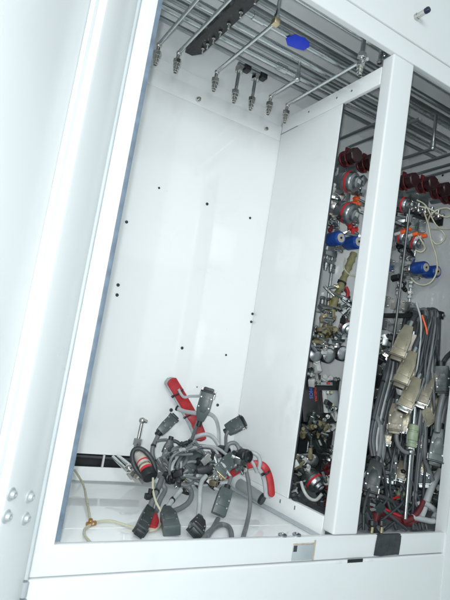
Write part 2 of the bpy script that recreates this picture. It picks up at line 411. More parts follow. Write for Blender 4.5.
def vcr(root, p, d=(0, 0, -1), s=1.0, m=CHROME):
    """face seal fitting: stub, nut, body, gland; p is its top"""
    p = V(p); d = V(d).normalized()
    b = MB(); b.lathe(p, d, [(0, .0046 * s), (.013 * s, .0046 * s), (.013 * s, .0062 * s), (.016 * s, .0062 * s)], 14); link("stub", b, m, root)
    b = MB(); b.hexa(p + d * .0155 * s, p + d * .0285 * s, .0108 * s); link("nut", b, m, root)
    b = MB(); q = p + d * .0287 * s
    b.lathe(q, d, [(0, .0088 * s), (.008 * s, .0088 * s), (.0085 * s, .0074 * s), (.0175 * s, .0074 * s), (.0180 * s, .0058 * s), (.024 * s, .0056 * s), (.0245 * s, .0042 * s), (.020 * s, .0038 * s), (.020 * s, 0)], 16)
    link("gland", b, m, root)
def drop(px, py, y, end, label, up=None, r=.0044, side=0):
    p = at(px, py, y)
    root = thing("drop_tube", label, "pipe", p - V((0, 0, .054)), "steel drop tubes with fittings hanging below the ceiling pipes")
    if end is not None:
        q = V((p[0] + side, end, p[2] + .001)); path = [p + V((0, 0, -.002)), p + V((0, -.003, .0035)), p + V((0, -.012, .0045))]
        path = [p + V((0, 0, -.002)), p + V((0, 0, .001)), p + V((0, -.0025, .0042)), p + V((0, -.009, .0050)), q + V((0, .02, .004))]
        if up: path += [q + V((0, .004, .004)), q + V((0, 0, .008)), q + V((0, 0, .016)), V((q[0], q[1], up))]
        else: path += [q]
        b = MB(); b.tube(path, r, 12); link("tube", b, STEEL, root)
        b = MB(); b.ball(p + V((0, -.001, .002)), .0068); link("elbow", b, CHROME, root)
        if up:
            b = MB(); b.ball(q + V((0, .001, .005)), .0082); b.cyl(q + V((0, .001, .006)), q + V((0, 0, .022)), .0068, 12, ch=.001); link("elbow", b, STEEL, root)
    vcr(root, p)
    return root
drop(158.5, 46, .36, -.0 + .03, "drop tube with its fitting closest to the left stile, under the ceiling")
drop(178.5, 54, .36, .045, "long drop tube running past the black channel, second from the left stile")
t3 = drop(216.5, 73, .36, .082, "drop tube that turns up at a pale brass elbow, right of the black channel", up=1.180)
p = at(216.5, 73, .36); b = MB(); q = V((p[0], .083, p[2] + .005)); b.obox(q, V((1, 0, 0)), V((0, 1, 0)), V((0, 0, 1)), (.017, .018, .016), .004); link("brass_elbow", b, BRASS, t3)
drop(270.5, 97.5, .36, .235, "short drop tube with a raised elbow at the ceiling corner, right of the twin drops", up=1.178)
drop(287, 106, .36, .035, "long drop tube crossing in front of the divider corner, its fitting lowest of the row")
# twin vertical drops on a tee block
tw = thing("twin_drop", "twin vertical drop tubes hanging from a dark tee block below the ceiling pipes", "pipe", at(245, 105, .36))
pa, pb = at(236.5, 85, .36), at(253, 92.5, .36); zt = 1.150
for i, p in enumerate((pa, pb)):
    b = MB(); b.tube([p + V((0, 0, -.002)), (p[0], p[1], zt)], .0046, 12); link("tube", b, STEELD, tw)
    vcr(tw, p)
    b = MB(); b.hexa((p[0], p[1], zt - .004), (p[0], p[1], zt + .012), .0118); link("nut", b, CHROME, tw)
b = MB(); b.cyl((pa[0] - .006, .36, zt + .019), (pb[0] + .012, .36, zt + .019), .0072, 12, ch=.001); link("tee_block", b, STEELD, tw)
for p in (pa, pb):
    b = MB(); b.obox((p[0] + .022, .356, zt + .017), V((1, 0, 0)), V((0, 1, 0)), V((0, 0, 1)), (.019, .024, .023), .004); link("clamp", b, BLACK, tw)
# hanging connector near the beam
hc = thing("hanging_fitting", "steel fitting with stacked nuts hanging at the front end of the divider beam", "fitting", at(361, 78, .052))
p = at(363, 47, .052); b = MB(); b.cyl((p[0], p[1], p[2] - .016), (p[0], p[1], 1.18), .0056, 12); link("stub", b, STEELD, hc)
b = MB(); b.hexa((p[0], p[1], p[2] - .016), (p[0], p[1], p[2] - .030), .011); link("nut", b, STEEL, hc)
vcr(hc, (p[0], p[1], p[2] - .026), s=.95)
hc = thing("pipe_plug", "small steel plug on a ceiling pipe beside the top of the white post", "fitting", at(381, 70, .06))
p = at(380, 59, .06); b = MB(); b.cyl((p[0], p[1], p[2] - .004), (p[0], p[1], 1.185), .0045, 10); link("stub", b, STEELD, hc)
b = MB(); b.hexa((p[0], p[1], p[2] - .003), (p[0], p[1], p[2] - .013), .0075); link("nut", b, CHROME, hc)
b = MB(); b.ball(p + V((.010, -.004, .012)), .0075); link("cap", b, STEELD, hc)

DULL = mat("tarnished_steel", (.16, .17, .17), .42, 1.0, var=.15, vs=30)
WARM = mat("yellowish_fitting", (.27, .23, .135), .42, .3, var=.25, vs=50)
# ------------------------------------------------------------------ gas sticks in the right compartment
YB = .345
NY = V((0, -1, 0)); ZX = V((0, 0, 1)); XX = V((1, 0, 0))
def knob(root, c, s=1.0, red=True):
    """lockable valve: black eight sided knob between red flanges, axis to the cabinet front"""
    c = V(c)
    b = MB(); b.cyl(c - NY * .04 * s, c, .013 * s, 16); link("valve_bonnet", b, STEELD, root)
    b = MB(); b.cyl(c, c + NY * .006 * s, .0205 * s, 20, ch=.001); b.obox(c + NY * .003 * s + V((.004, 0, .020)) * s, XX, NY, ZX, (.013 * s, .005 * s, .024 * s), .002)
    link("lock_flange", b, DRED, root)
    b = MB(); b.cyl(c + NY * .0065 * s, c + NY * .020 * s, .0185 * s, 8, ch=.002); b.cyl(c + NY * .024 * s, c + NY * .046 * s, .0195 * s, 8, ch=.003); b.cyl(c + NY * .019 * s, c + NY * .025 * s, .013 * s, 12)
    link("knob", b, mat("maroon_plastic", (.030, .009, .011), .40, var=.3, vs=50), root)
    b = MB(); b.cyl(c + NY * .0203 * s, c + NY * .0232 * s, .0200 * s, 20, ch=.0008); b.obox(c + NY * .0217 * s + V((-.005, 0, -.019)) * s, XX, NY, ZX, (.010 * s, .003 * s, .014 * s), .001); link("lock_ring", b, DRED, root)
def regulator(root, c, ax=(0, -1, 0), s=1.0, stripe=True, dome=True):
    c = V(c); ax = V(ax).normalized()
    b = MB(); b.lathe(c - ax * .016 * s, ax, [(0, .0185 * s), (.006 * s, .0235 * s), (.020 * s, .0245 * s), (.021 * s, .0225 * s), (.023 * s, .0225 * s), (.024 * s, .0245 * s), (.038 * s, .0245 * s), (.042 * s, .022 * s), (.044 * s, .015 * s), (.051 * s, .014 * s), (.053 * s, .011 * s), (.053 * s, 0)], 26)
    o = link("regulator_body", b, ALU, root)
    if stripe:
        b = MB(); b.lathe(c - ax * .016 * s, ax, [(.0265 * s, .0247 * s), (.0268 * s, .0252 * s), (.0318 * s, .0252 * s), (.0320 * s, .0247 * s)], 26)
        link("stripe", b, REDS, o)
    x, y, z = basis(ax)
    b = MB(); b.obox(c + ax * .037 * s + x * .004, y, x, z, (.012 * s, .009 * s, .002 * s), .0006); link("label_plate", b, WHITEP, o)
    b = MB(); b.cyl(c - ax * .045 * s, c - ax * .014 * s, .0115 * s, 12); link("regulator_neck", b, CHROME, root)
def actuator(root, c, s=1.0):
    c = V(c)
    b = MB(); b.lathe(c, NY, [(0, .0175 * s), (.004 * s, .0195 * s), (.040 * s, .0195 * s), (.044 * s, .0175 * s), (.045 * s, .0165 * s), (.045 * s, 0)], 26)
    o = link("actuator", b, BLUE, root)
    b = MB(); b.lathe(c + NY * .0452 * s, NY, [(0, .0125 * s), (.001 * s, .0125 * s), (.0012 * s, .008 * s), (.0008 * s, .0075 * s), (.0008 * s, 0)], 22); link("end_label", b, LABELM, o)
    b = MB(); b.ball(c + NY * .0465 * s, .0032 * s); link("port", b, BLACK, o)
    b = MB(); b.cyl(c - NY * .03 * s, c - NY * .0005, .011 * s, 14); b.hexa(c - NY * .014 * s, c - NY * .004 * s, .0165 * s); link("actuator_neck", b, CHROME, root)
def gauge(root, c, s=1.0, ax=(0, -1, 0)):
    c = V(c); ax = V(ax).normalized()
    b = MB(); b.lathe(c, ax, [(0, .010 * s), (.002 * s, .0195 * s), (.016 * s, .0205 * s), (.024 * s, .017 * s), (.0275 * s, .009 * s), (.028 * s, 0)], 26); o = link("transducer", b, ALU, root)
    x, y, z = basis(ax); b = MB(); b.obox(c + ax * .0225 * s + x * .0085 * s, y, x, z, (.015 * s, .008 * s, .0085 * s), .0008); link("label_plate", b, WHITEP, o)
def block(root, c, s=.034, h=.04, m=None):
    c = V(c); b = MB(); b.box(c - V((s / 2, s * .45, h / 2)), c + V((s / 2, s * .45, h / 2)), .0018); o = link("valve_block", b, m or STEEL, root)
    for dx in (-1, 1):
        for dz in (-1, 1):
            b = MB(); b.lathe(c + V((dx * s * .34, -s * .45, dz * h * .36)), NY, [(0, .0036), (.003, .0036), (.003, .002), (.0015, .0018), (.0015, 0)], 10); link("cap_screw", b, CHROME, o)
def nutpair(root, x, z, r=.0105):
    b = MB(); b.hexa((x, YB, z + .001), (x, YB, z + .014), r); link("nut", b, CHROME, root)
    b = MB(); b.cyl((x, YB, z - .002), (x, YB, z + .0005), r * .8, 12); b.hexa((x, YB, z - .013), (x, YB, z - .002), r * .92); link("nut", b, STEEL, root)
def riser(root, x, z0, z1, y=YB, r=.0048):
    b = MB(); b.tube([(x, y, z0), (x, y, (z0 + z1) / 2), (x, y, z1)], r, 10); link("riser_tube", b, STEEL, root)
def feed(root, x, z, y1, up=None, y0=YB):
    """tube that enters the stick's top from the ceiling pipes"""
    pth = [(x, y0, z - .02), (x, y0, z), (x, y0 - .003, z + .004), (x, y0 - .012, z + .005), (x, y1 + .01, z + .005)]
    if up: pth += [(x, y1 + .003, z + .006), (x, y1, z + .012), (x, y1, up)]
    b = MB(); b.tube(pth, .0048, 10); link("feed_tube", b, STEELD, root)
    b = MB(); b.ball((x, y0, z + .001), .0075); link("elbow", b, CHROME, root)
    if up: b = MB(); b.ball((x, y1, z + .007), .0085); b.cyl((x, y1, z + .010), (x, y1, z + .028), .0078, 10, ch=.001); link("elbow", b, STEELD, root)
CLUT = []
G = "gas sticks side by side on the rear panel of the right compartment"
def stick(x, label, top=1.03, zk=.985, zr=.905, zb=.742, z2=None, lower=True, yk=.275, seed=1, feed_y=.08, up=None, blue=True, rs=1.0):
    rnd = random.Random(seed)
    root = thing("gas_stick", label, "gas valve", (x, YB, .02), G)
    feed(root, x, top + .02, feed_y, up)
    riser(root, x, .03, top + .02)
    for z in (top - .005, zk - .035, .905 + .036, .905 - .042, zb + .036, zb - .038, zb - .075): nutpair(root, x, z)
    for z in (zk, .905, zb): block(root, (x, YB - .004, z), .036, .044, STEELD if z == zk else STEEL)
    knob(root, (x, yk, zk), 1.2)
    if zr: regulator(root, (x + .004, .262, zr), (.30, -1, -.22), rs)
    if z2: 
        block(root, (x, YB - .004, z2), .036, .04); regulator(root, (x + .008, .258, z2), (.34, -1, -.40), rs)
        b = MB(); b.cyl((x + .030, .252, z2 + .026), (x + .036, .236, z2 + .023), .0055, 10, ch=.001); link("orange_cap", b, ORANGE, root)
    if blue: actuator(root, (x, .292, zb), 1.08)
    if lower:
        z = zb - .12
        while z > .06:
            block(root, (x, YB - .004, z), .034, .036, rnd.choice((STEEL, STEELD, CHROME))); nutpair(root, x, z - .036); z -= .075
    return root
sA = stick(.722, "gas stick beside the divider panel's dark edge, its blue actuator half hidden", zk=.984, zr=.913, z2=.822, zb=.738, lower=False, seed=2, top=1.035, feed_y=.05, rs=1.28)
sB = stick(.792, "gas stick seen just left of the white post through the divider opening", zk=.990, zr=None, zb=.745, lower=False, seed=3, top=1.045, feed_y=.06)
sC = stick(.960, "gas stick closest to the right edge of the white post, partly behind it", zk=.985, zr=.915, z2=.815, zb=.742, seed=4, top=1.045, yk=.265, feed_y=.16, up=1.18, blue=False)
sD = stick(1.022, "gas stick with silver regulators, second from the right edge of the post", zk=.990, zr=None, z2=.812, zb=.735, seed=5, top=1.045, yk=.245, feed_y=.05, blue=False)
sE = stick(1.092, "gas stick whose blue actuator is in full view right of the post", zk=.992, zr=None, zb=.738, seed=6, top=1.05, yk=.245, feed_y=.10, up=1.18)
sF = stick(1.150, "gas stick closest to the right side wall, its blue actuator lowest in the picture", zk=.994, zr=None, zb=.738, seed=7, top=1.06, yk=.250, feed_y=.06)
for px, py, sd, lab in ((357, 186, 61, "white and steel fittings beside the silver regulator next to the post"), (360, 208, 62, "steel fittings with an orange tip between the two regulators and the post"), (336, 200, 63, "dark steel fittings between the divider edge and the silver regulators")):
    CLUT.append((lab, px, py, sd))
# manifold of small valves in front of the sticks on the right, with its black bracket
mf = thing("valve_manifold", "row of small steel valves on a black bracket below the dark knobs", "valves", at(420, 222, .22))
pa, pb = at(400, 208, .26), at(441, 220, .20)
dv_ = (pb - pa)
b = MB(); x, y, z = basis(dv_, (0, 0, 1)); b.obox((pa + pb) / 2 + V((0, .010, -.004)), z, y, x, (dv_.length, .010, .014), .001); link("bracket", b, BLACK, mf)
b = MB(); b.obox(pb + V((0, .004, -.002)), XX, NY, ZX, (.008, .020, .034), .001); link("bracket_end", b, BLACK, mf)
for i in range(6):
    c = pa.lerp(pb, (i + .4) / 6.2) + V((0, -.006, .004))
    b = MB(); b.hexa(c + V((0, .008, 0)), c + V((0, -.010, 0)), .0105); b.cyl(c + V((0, -.010, 0)), c + V((0, -.024, 0)), .0065, 10, ch=.001); v = link("valve", b, CHROME if i % 2 else STEEL, mf)
    b = MB(); b.cyl(c + V((0, 0, .008)), c + V((0, -.002, .026)), .0055, 10, ch=.001); link("elbow", b, STEELD, v)
# vertical rod in front
pa, pb = at(409.5, 209, .14), at(396.5, 318, .14)
b = MB(); b.tube([pa, pa.lerp(pb, .5), pb, pb + V((0, .004, -.12))], .0038, 10)
tag(link("rod", b, DULL), "thin upright steel rod in front of the blue actuators right of the post", "rod")
# pale wire loops at the right
def cable(label, pts, r, m, group=None, name="cable", cat="cable", ymul=0, k=6, sx=1.0, parent=None, ref=None, xmax=None, zmin=ZF + .006):
    P = [at(a, b_, c, zmin=zmin, xmax=xmax) for a, b_, c in pts]
    b = MB(); b.tube(spline(P, k), r, 10, sx=sx, ref=ref)
    if parent: return link(name, b, m, parent)
    return tag(link(name, b, m), label, cat, group)
WG = "pale wires looping in front of the right side wall"
cable("pale beige wire in a wide loop against the right side wall, topmost of its group", [(418, 206, .2), (430, 209, .17), (440, 215, .15), (448, 217, .14), (452, 212, .13), (447, 208, .14), (437, 210, .15), (430, 216, .17), (428, 222, .19)], .0024, TUBE, WG, "wire", "wire")
cable("pale beige wire hanging from the black bracket down past the blue actuators", [(424, 212, .2), (428, 224, .18), (431, 240, .17), (436, 256, .16), (437, 270, .15), (432, 281, .16), (424, 285, .17), (416, 283, .18), (411, 278, .2)], .0024, TUBE, WG, "wire", "wire")
cable("pale beige wire making a small loop below the black bracket", [(431, 229, .19), (440, 230, .16), (445, 236, .15), (442, 242, .15), (436, 244, .16), (432, 240, .17)], .0022, TUBE, WG, "wire", "wire")
cable("pale beige wire running out to the frame's right edge below the dark knobs", [(417, 200, .21), (426, 206, .18), (436, 225, .16), (446, 229, .15), (456, 227, .14)], .0022, TUBE, WG, "wire", "wire")
cable("short beige wire curling over the silver regulators", [(416, 233, .2), (421, 240, .18), (425, 248, .18), (421, 252, .19), (415, 250, .2)], .0026, TUBE, WG, "wire", "wire")
for px, py, lab in ((401, 232.5, "orange capped plug closest to the white post"), (413, 234.5, "orange capped plug in the middle of three above the regulators"), (422, 236.5, "orange capped plug nearest the pale wire loops")):
    p = at(px, py, .2); b = MB(); b.cyl(p, p + V((.004, -.014, .003)), .0062, 12, ch=.0015); o = tag(link("plug", b, ORANGE), lab + ", right compartment", "plug", "orange plugs above the silver regulators")
    b = MB(); b.cyl(p + V((-.003, .02, -.004)), p - V((0, .0, 0)), .005, 10); link("plug_body", b, WHITEP, o)

def clutter(label, cat, px, py, y, n, seed, spread, mats, name="fitting_cluster", rs=(.006, .011), par=None, sz=1):
    """a knot of joined tube fittings: nuts, tees and elbows on one bent tube"""
    rnd = random.Random(seed); c = at(px, py, y); root = par or thing(name, label, cat, c - V((0, 0, spread * .6)))
    pts = [c + V((rnd.uniform(-1, 1) * spread, rnd.uniform(-.35, .35) * spread, (i / (n - 1) - .5) * 2 * spread * sz)) for i in range(n)]
    b = MB(); b.tube(spline(pts, 5), .0046, 8); link("tube", b, STEELD, root)
    for p in pts:
        d = V((rnd.uniform(-1, 1), rnd.uniform(-1, .2), rnd.uniform(-1, 1))).normalized(); r = rnd.uniform(*rs); l = rnd.uniform(.014, .03)
        b = MB(); k = rnd.random()
        if k < .45: b.hexa(p - d * l / 2, p + d * l / 2, r); b.cyl(p + d * l / 2, p + d * l * .95, r * .66, 10, ch=.001)
        elif k < .75: b.cyl(p - d * l * .6, p + d * l * .6, r * .8, 12, ch=.0012); b.hexa(p + d * l * .1, p + d * l * .4, r * 1.15)
        else: b.obox(p, *basis(d), (r * 2.2, r * 1.6, l), .002)
        link(rnd.choice(("nut", "fitting", "tee")), b, rnd.choice(mats), root)
    return root
# ---- lower things seen through the divider opening
def sleeve_ties(root, P, r, at_, m=BLACK):
    for t in at_:
        i = min(len(P) - 2, int(t * (len(P) - 1))); a = P[i]; d = (P[i + 1] - P[i]).normalized()
        b = MB(); b.lathe(a - d * .0022, d, [(0, r * 1.0), (0, r * 1.16), (.0044, r * 1.16), (.0044, r * 1.0)], 14); x, y, z = basis(d)
        b.obox(a + x * r * 1.22, x, y, d, (r * .5, .004, .005), .0006); link("cable_tie", b, m, root)
P = spline([at(354, 253, .26), at(348, 268, .26), at(341, 285, .26), at(335, 300, .255), at(330, 318, .255), at(322, 334, .26), at(313, 346, .27), at(308, 353, .29)], 8)
hs = thing("wrapped_hose", "olive wrapped hose with black ties running down between the gas sticks", "hose", P[-1])
b = MB(); b.tube(P, [.0105 + .0016 * math.sin(i * 1.9) + random.uniform(-.0012, .0012) for i in range(len(P))], 12); link("hose", b, OLIVE, hs); sleeve_ties(hs, P, .0118, (.27, .50, .72))
cable("thin beige wire curving off the blue actuator onto the olive hose", [(345, 258, .22), (344, 268, .21), (349, 274, .21), (356, 276, .2)], .0022, TUBE, None, "wire", "wire")
cable("short red wire end beside the olive hose", [(346, 287, .22), (348, 292, .215), (347, 297, .215)], .0048, RED, None, "wire", "wire")
clutter("small yellowish and steel bits clipped along the olive hose", "fittings", 337, 304, .235, 8, 64, .045, (OLIVE, STEELD, CHROME, BLACK, BRASS), sz=1.1, rs=(.004, .008))
clutter("steel fittings between the olive hose and the white post", "fittings", 345, 305, .27, 8, 65, .03, (STEELD, CHROME, BLACK, WHITEP), sz=1.6, rs=(.005, .009))
# white flanged valve on a pillar
wv = thing("white_valve", "small valve with a white flange on a pillar beside the divider edge", "valve", at(321, 336, .3))
p = at(324.5, 312, .28)
b = MB(); b.obox(p, XX, NY, ZX, (.055, .030, .008), .002); link("flange", b, WHITEP, wv)
b = MB(); b.cyl(p - V((.004, 0, .004)), p - V((.004, 0, .06)), .0075, 14); link("pillar", b, WHITEP, wv)
for dx in (-.014, .010):
    b = MB(); b.hexa(p + V((dx, 0, .005)), p + V((dx, 0, .020)), .0105); b.cyl(p + V((dx, 0, .020)), p + V((dx, 0, .034)), .0075, 12, ch=.001); link("fitting", b, STEELD if dx < 0 else CHROME, wv)
    b = MB(); b.hexa(p + V((dx, 0, .0345)), p + V((dx, 0, .043)), .009); link("nut", b, STEELD, wv)
b = MB(); p = at(331, 307, .27); b.obox(p, XX, NY, ZX, (.010, .006, .040), .001); tag(link("tag", b, YELLOW), "small yellow tag between the white flange and the olive hose", "tag")
# fitting under the blue actuators
ft = thing("twin_fitting", "twin steel fitting hanging below the blue actuators by the divider edge", "fitting", at(329, 266, .3))
p = at(329, 254, .3)
b = MB(); b.obox(p, XX, NY, ZX, (.045, .024, .016), .003); link("body", b, STEELD, ft)
for dx in (-.008, .012): vcr(ft, p + V((dx, -.002, -.004)), s=.9, m=STEELD)
# transducer row
for i, (px, py, lab) in enumerate(((311.5, 354, "silver domed transducer half hidden by the divider edge"), (325, 355, "silver domed transducer in the middle of the row of three"), (339, 353, "silver domed transducer half hidden by the white post"))):
    p = at(px, py, .275); r_ = thing("transducer_unit", lab, "transducer", p - V((0, 0, .03)), "silver domed transducers in a row")
    gauge(r_, p, 1.12, (-.25, -1, -.05))
    b = MB(); b.cyl(p + V((0, .002, 0)), p + V((.0, .05, .0)), .009, 12); link("neck", b, STEEL, r_)
    b = MB(); b.hexa(p + V((0, .012, .014)), p + V((0, .012, .040)), .011); b.ball(p + V((0, .012, .045)), .010); link("fitting", b, CHROME, r_)
    b = MB(); b.cyl(p + V((-.014, .006, .048)), p + V((.016, .004, .058)), .0075, 10, ch=.001); b.obox(p + V((.004, 0, .07)), XX, NY, ZX, (.020, .016, .016), .003); link("tee", b, BRASS if i == 1 else CHROME, r_)
for lab, px, py, sd in CLUT: clutter(lab, "fittings", px, py, .27, 7, sd, .026, (WHITEP, CHROME, STEELD, ORANGE) if sd == 62 else (WHITEP, CHROME, STEELD, STEELD), sz=.9)
ML = (CHROME, CHROME, STEEL, STEELD, WHITEP, BRASS)
clutter("knot of bright steel fittings above the silver domed transducers", "fittings", 325, 334, .31, 9, 11, .045, ML, sz=.5)
clutter("steel fittings and white tees left below the domed transducers", "fittings", 314, 373, .26, 6, 12, .022, (CHROME, STEELD, WHITEP, BLACK), sz=1.2)
clutter("bright valve bodies on a tube between the transducers and the dark module", "fittings", 328, 381, .29, 6, 13, .035, (CHROME, STEELD, WHITEP), sz=.25)
# round sensor with a red band right of the hose, partly behind the post
o = thing("gas_regulator", "silver regulator with a red band half behind the white post, right of the olive hose", "regulator", at(346, 340, .28)); regulator(o, at(347, 328, .28), (-.5, -1, -.3), 1.0)
for px, py, sd, lab, ms in ((335, 222, 71, "dark and brownish fittings by the divider edge beside the lower silver regulator", (WARM, STEELD, BLACK, DRED)), (352, 228, 72, "fittings with red tips under the lower silver regulator", (REDS, STEELD, CHROME, BLACK)),
    (326, 322, 73, "yellowish fittings below the white flange", (WARM, CHROME, WARM, STEELD)), (318, 343, 74, "yellowish elbows on top of the domed transducers", (WARM, CHROME, STEELD, WHITEP)), (338, 338, 75, "warm toned tees beside the red banded regulator behind the post", (WARM, STEELD, CHROME)),
    (308, 428, 76, "brown and black valve parts by the divider edge, under the controller module", (WARM, BLACK, STEELD, HOODD)), (325, 427, 77, "olive toned valve parts in the middle under the controller module", (WARM, OLIVE, CHROME, BLACK)), (302, 462, 78, "pale and brown fittings left of the silver disc sensor", (WARM, WHITEP, STEELD)),
    (329, 470, 79, "white and red fittings right of the silver disc sensor", (WHITEP, DRED, CHROME, STEELD)), (298, 490, 80, "steel tubes and nuts at the bottom left of the divider opening", (CHROME, STEELD, WHITEP)), (322, 495, 81, "brownish fittings at the bottom right of the divider opening", (WARM, STEELD, DRED, BLACK)), (331, 412, 82, "clear and steel bits at the right side of the controller module", (WHITEP, CHROME, STEELD))):
    clutter(lab, "fittings", px, py, .25 if py < 400 else .235, 8, sd, .030, ms, sz=.75, rs=(.0045, .009))
# controller module
dm = thing("controller_module", "black controller module with blue and red upright lettering and a silver front box", "module", at(312, 420, .28))
c = at(317.5, 402, .285); bx = V((.94, -.30, .12)).normalized(); bz = V((-.02, .28, 1)).normalized(); by = bz.cross(bx).normalized(); bz = bx.cross(by)
b = MB(); b.obox(c, bx, by, bz, (.108, .040, .118), .003); link("housing", b, BLACK, dm)
fc = c - by * .0202
b = MB(); b.obox(fc + bx * .024 - by * .010 - bz * .004, bx, by, bz, (.050, .020, .064), .003); sb = link("front_box", b, STEELD, dm)
b = MB(); b.obox(fc + bx * .006 - by * .0206 - bz * .006, bx, by, bz, (.010, .002, .060), .0006); link("silver_strip", b, WHITEP, sb)
for k in range(4):
    b = MB(); q = fc + bx * (.014 + .011 * (k % 2)) - by * .021 + bz * (.020 - .034 * (k // 2)); b.cyl(q, q - by * .005, .0052, 10, ch=.001); link("terminal", b, BRASS if k % 2 else CHROME, sb)
b = MB(); b.obox(fc + bx * .010 - by * .003 + bz * .048, bx, by, bz, (.060, .006, .010), .001); link("top_edge", b, STEELD, dm)
b = MB(); b.obox(fc + bx * .026 - by * .0066 + bz * .049, bx, by, bz, (.010, .002, .006), .0004); link("red_light", b, REDS, dm)
def text(body, o, right, up, size, m, parent, name="lettering"):
    cu = bpy.data.curves.new(name, 'FONT'); cu.body = body; cu.size = size; cu.align_x = 'CENTER'; cu.align_y = 'CENTER'; cu.extrude = .0004; cu.space_character = 1.05; cu.offset = size * .02
    t = bpy.data.objects.new(name, cu); COL.objects.link(t)
    bpy.context.view_layer.update()
    me = bpy.data.meshes.new_from_object(t.evaluated_get(bpy.context.evaluated_depsgraph_get())); bpy.data.objects.remove(t); bpy.data.curves.remove(cu)
    t = bpy.data.objects.new(name, me); COL.objects.link(t)
    n = right.cross(up)
    t.parent = parent; o = V(o) - wloc(parent)
    t.matrix_local = Matrix(((right[0], up[0], n[0], o[0]), (right[1], up[1], n[1], o[1]), (right[2], up[2], n[2], o[2]), (0, 0, 0, 1)))
    me.materials.clear(); me.materials.append(m); return t
text("EMOS", fc - bx * .027 - by * .0006 + bz * .024, -bz, bx, .0140, BLUELET, dm)
text("PNEUMA", fc - bx * .0135 - by * .0006 + bz * .018, -bz, bx, .0100, REDLET, dm)
clutter("dark valve cluster with brass ports just under the black controller module", "valves", 318, 420, .28, 10, 14, .055, (BLACK, BLACK, STEELD, HOODD, BRASS), sz=.45, rs=(.009, .016))
clutter("steel and brass tube fittings above the silver disc by the divider edge", "fittings", 305, 438, .30, 8, 15, .04, (STEELD, BRASS, WHITEP, STEELD, BLACK), sz=.6)
clutter("white and steel fittings beside the post above the dark dial", "fittings", 326, 432, .28, 7, 16, .036, (WHITEP, STEELD, CHROME, BRASS), sz=.5)
dd = thing("disc_sensor", "round silver disc sensor with a white plate, low in the divider opening", "sensor", at(309, 468, .27)); gauge(dd, at(309, 459, .27), 1.05, (-.35, -1, .0))
b = MB(); p = at(309, 459, .27); b.cyl(p, p + V((.012, .05, .002)), .010, 12); link("neck", b, STEELD, dd)
dl = thing("dial_gauge", "dark round dial tilted beside the silver disc sensor", "gauge", at(320, 455, .25)); p = at(319, 444, .25); ax = V((.35, -1, .75)).normalized()
b = MB(); b.lathe(p, ax, [(-.01, .012), (-.004, .0255), (.008, .0262), (.010, .024), (.007, .0225), (.007, 0)], 26); link("case", b, HOODD, dl)
b = MB(); b.cyl(p + ax * .0074, p + ax * .0082, .021, 24); link("dial_face", b, BLACK, dl)
b = MB(); x, y, z = basis(ax); b.obox(p + ax * .009 + y * .008, x, y, z, (.016, .009, .001), .0002); link("label_plate", b, WHITEP, dl)
clutter("bent white elbow and steel fittings beside the post, below the dark dial", "fittings", 326, 457, .25, 6, 17, .028, (WHITEP, CHROME, STEELD, DRED), sz=.8)
o = thing("gas_regulator", "silver regulator with a red band lying lowest in the divider opening", "regulator", at(313, 492, .2)); regulator(o, at(311, 478, .225), (.32, -1, -.62), 1.05)
b = MB(); p = at(322, 478, .22); b.cyl(p, p + V((.006, -.012, 0)), .007, 12, ch=.001); tag(link("plug", b, BRASS), "brass coloured plug beside the lowest red banded regulator", "plug")
clutter("tangled steel fittings behind the lowest red banded regulator", "fittings", 300, 478, .28, 9, 18, .045, (STEELD, WHITEP, BLACK, STEELD, CHROME), sz=.7)
clutter("small dark fittings between the lowest regulator and the white post", "fittings", 328, 485, .22, 7, 19, .03, (STEELD, WHITEP, BLACK, DRED), sz=.8)
for i, (a, lab) in enumerate((((286, 493), "black ribbed hose closest to the divider foot"), ((291, 494), "black hose curving up from the opening's sill, in front of the ribbed one"))):
    cable(lab, [(a[0] + 7, a[1] + 0, .17), (a[0] + 9, a[1] + 5, .165), (a[0] + 10, a[1] + 9, .15), (a[0] + 18 + i * 5, a[1] + 13, .14), (a[0] + 30 + i * 4, a[1] + 18, .13)], .0085, RUBBER, None, "hose", "hose")
cable("black flat bundle lying along the sill of the divider opening", [(300, 502, .165), (308, 508, .14), (315, 514, .10), (325, 518, .075)], .017, RUBBER, None, "cable_bundle", "cable")
cable("white curved tube in front of the lowest regulator", [(301, 482, .2), (304, 491, .18), (309, 498, .17), (316, 500, .16), (322, 494, .15)], .0042, WHITEP, None, "tube", "tube")
# added black board, standing in for the shade behind the lower valves
b = MB(); b.box((W + .02, D - .012, .03), (.97, D - .002, .345), .001); tag(link("shade_board", b, SHADE), "added black board standing in for shade behind the lower valves", "board")

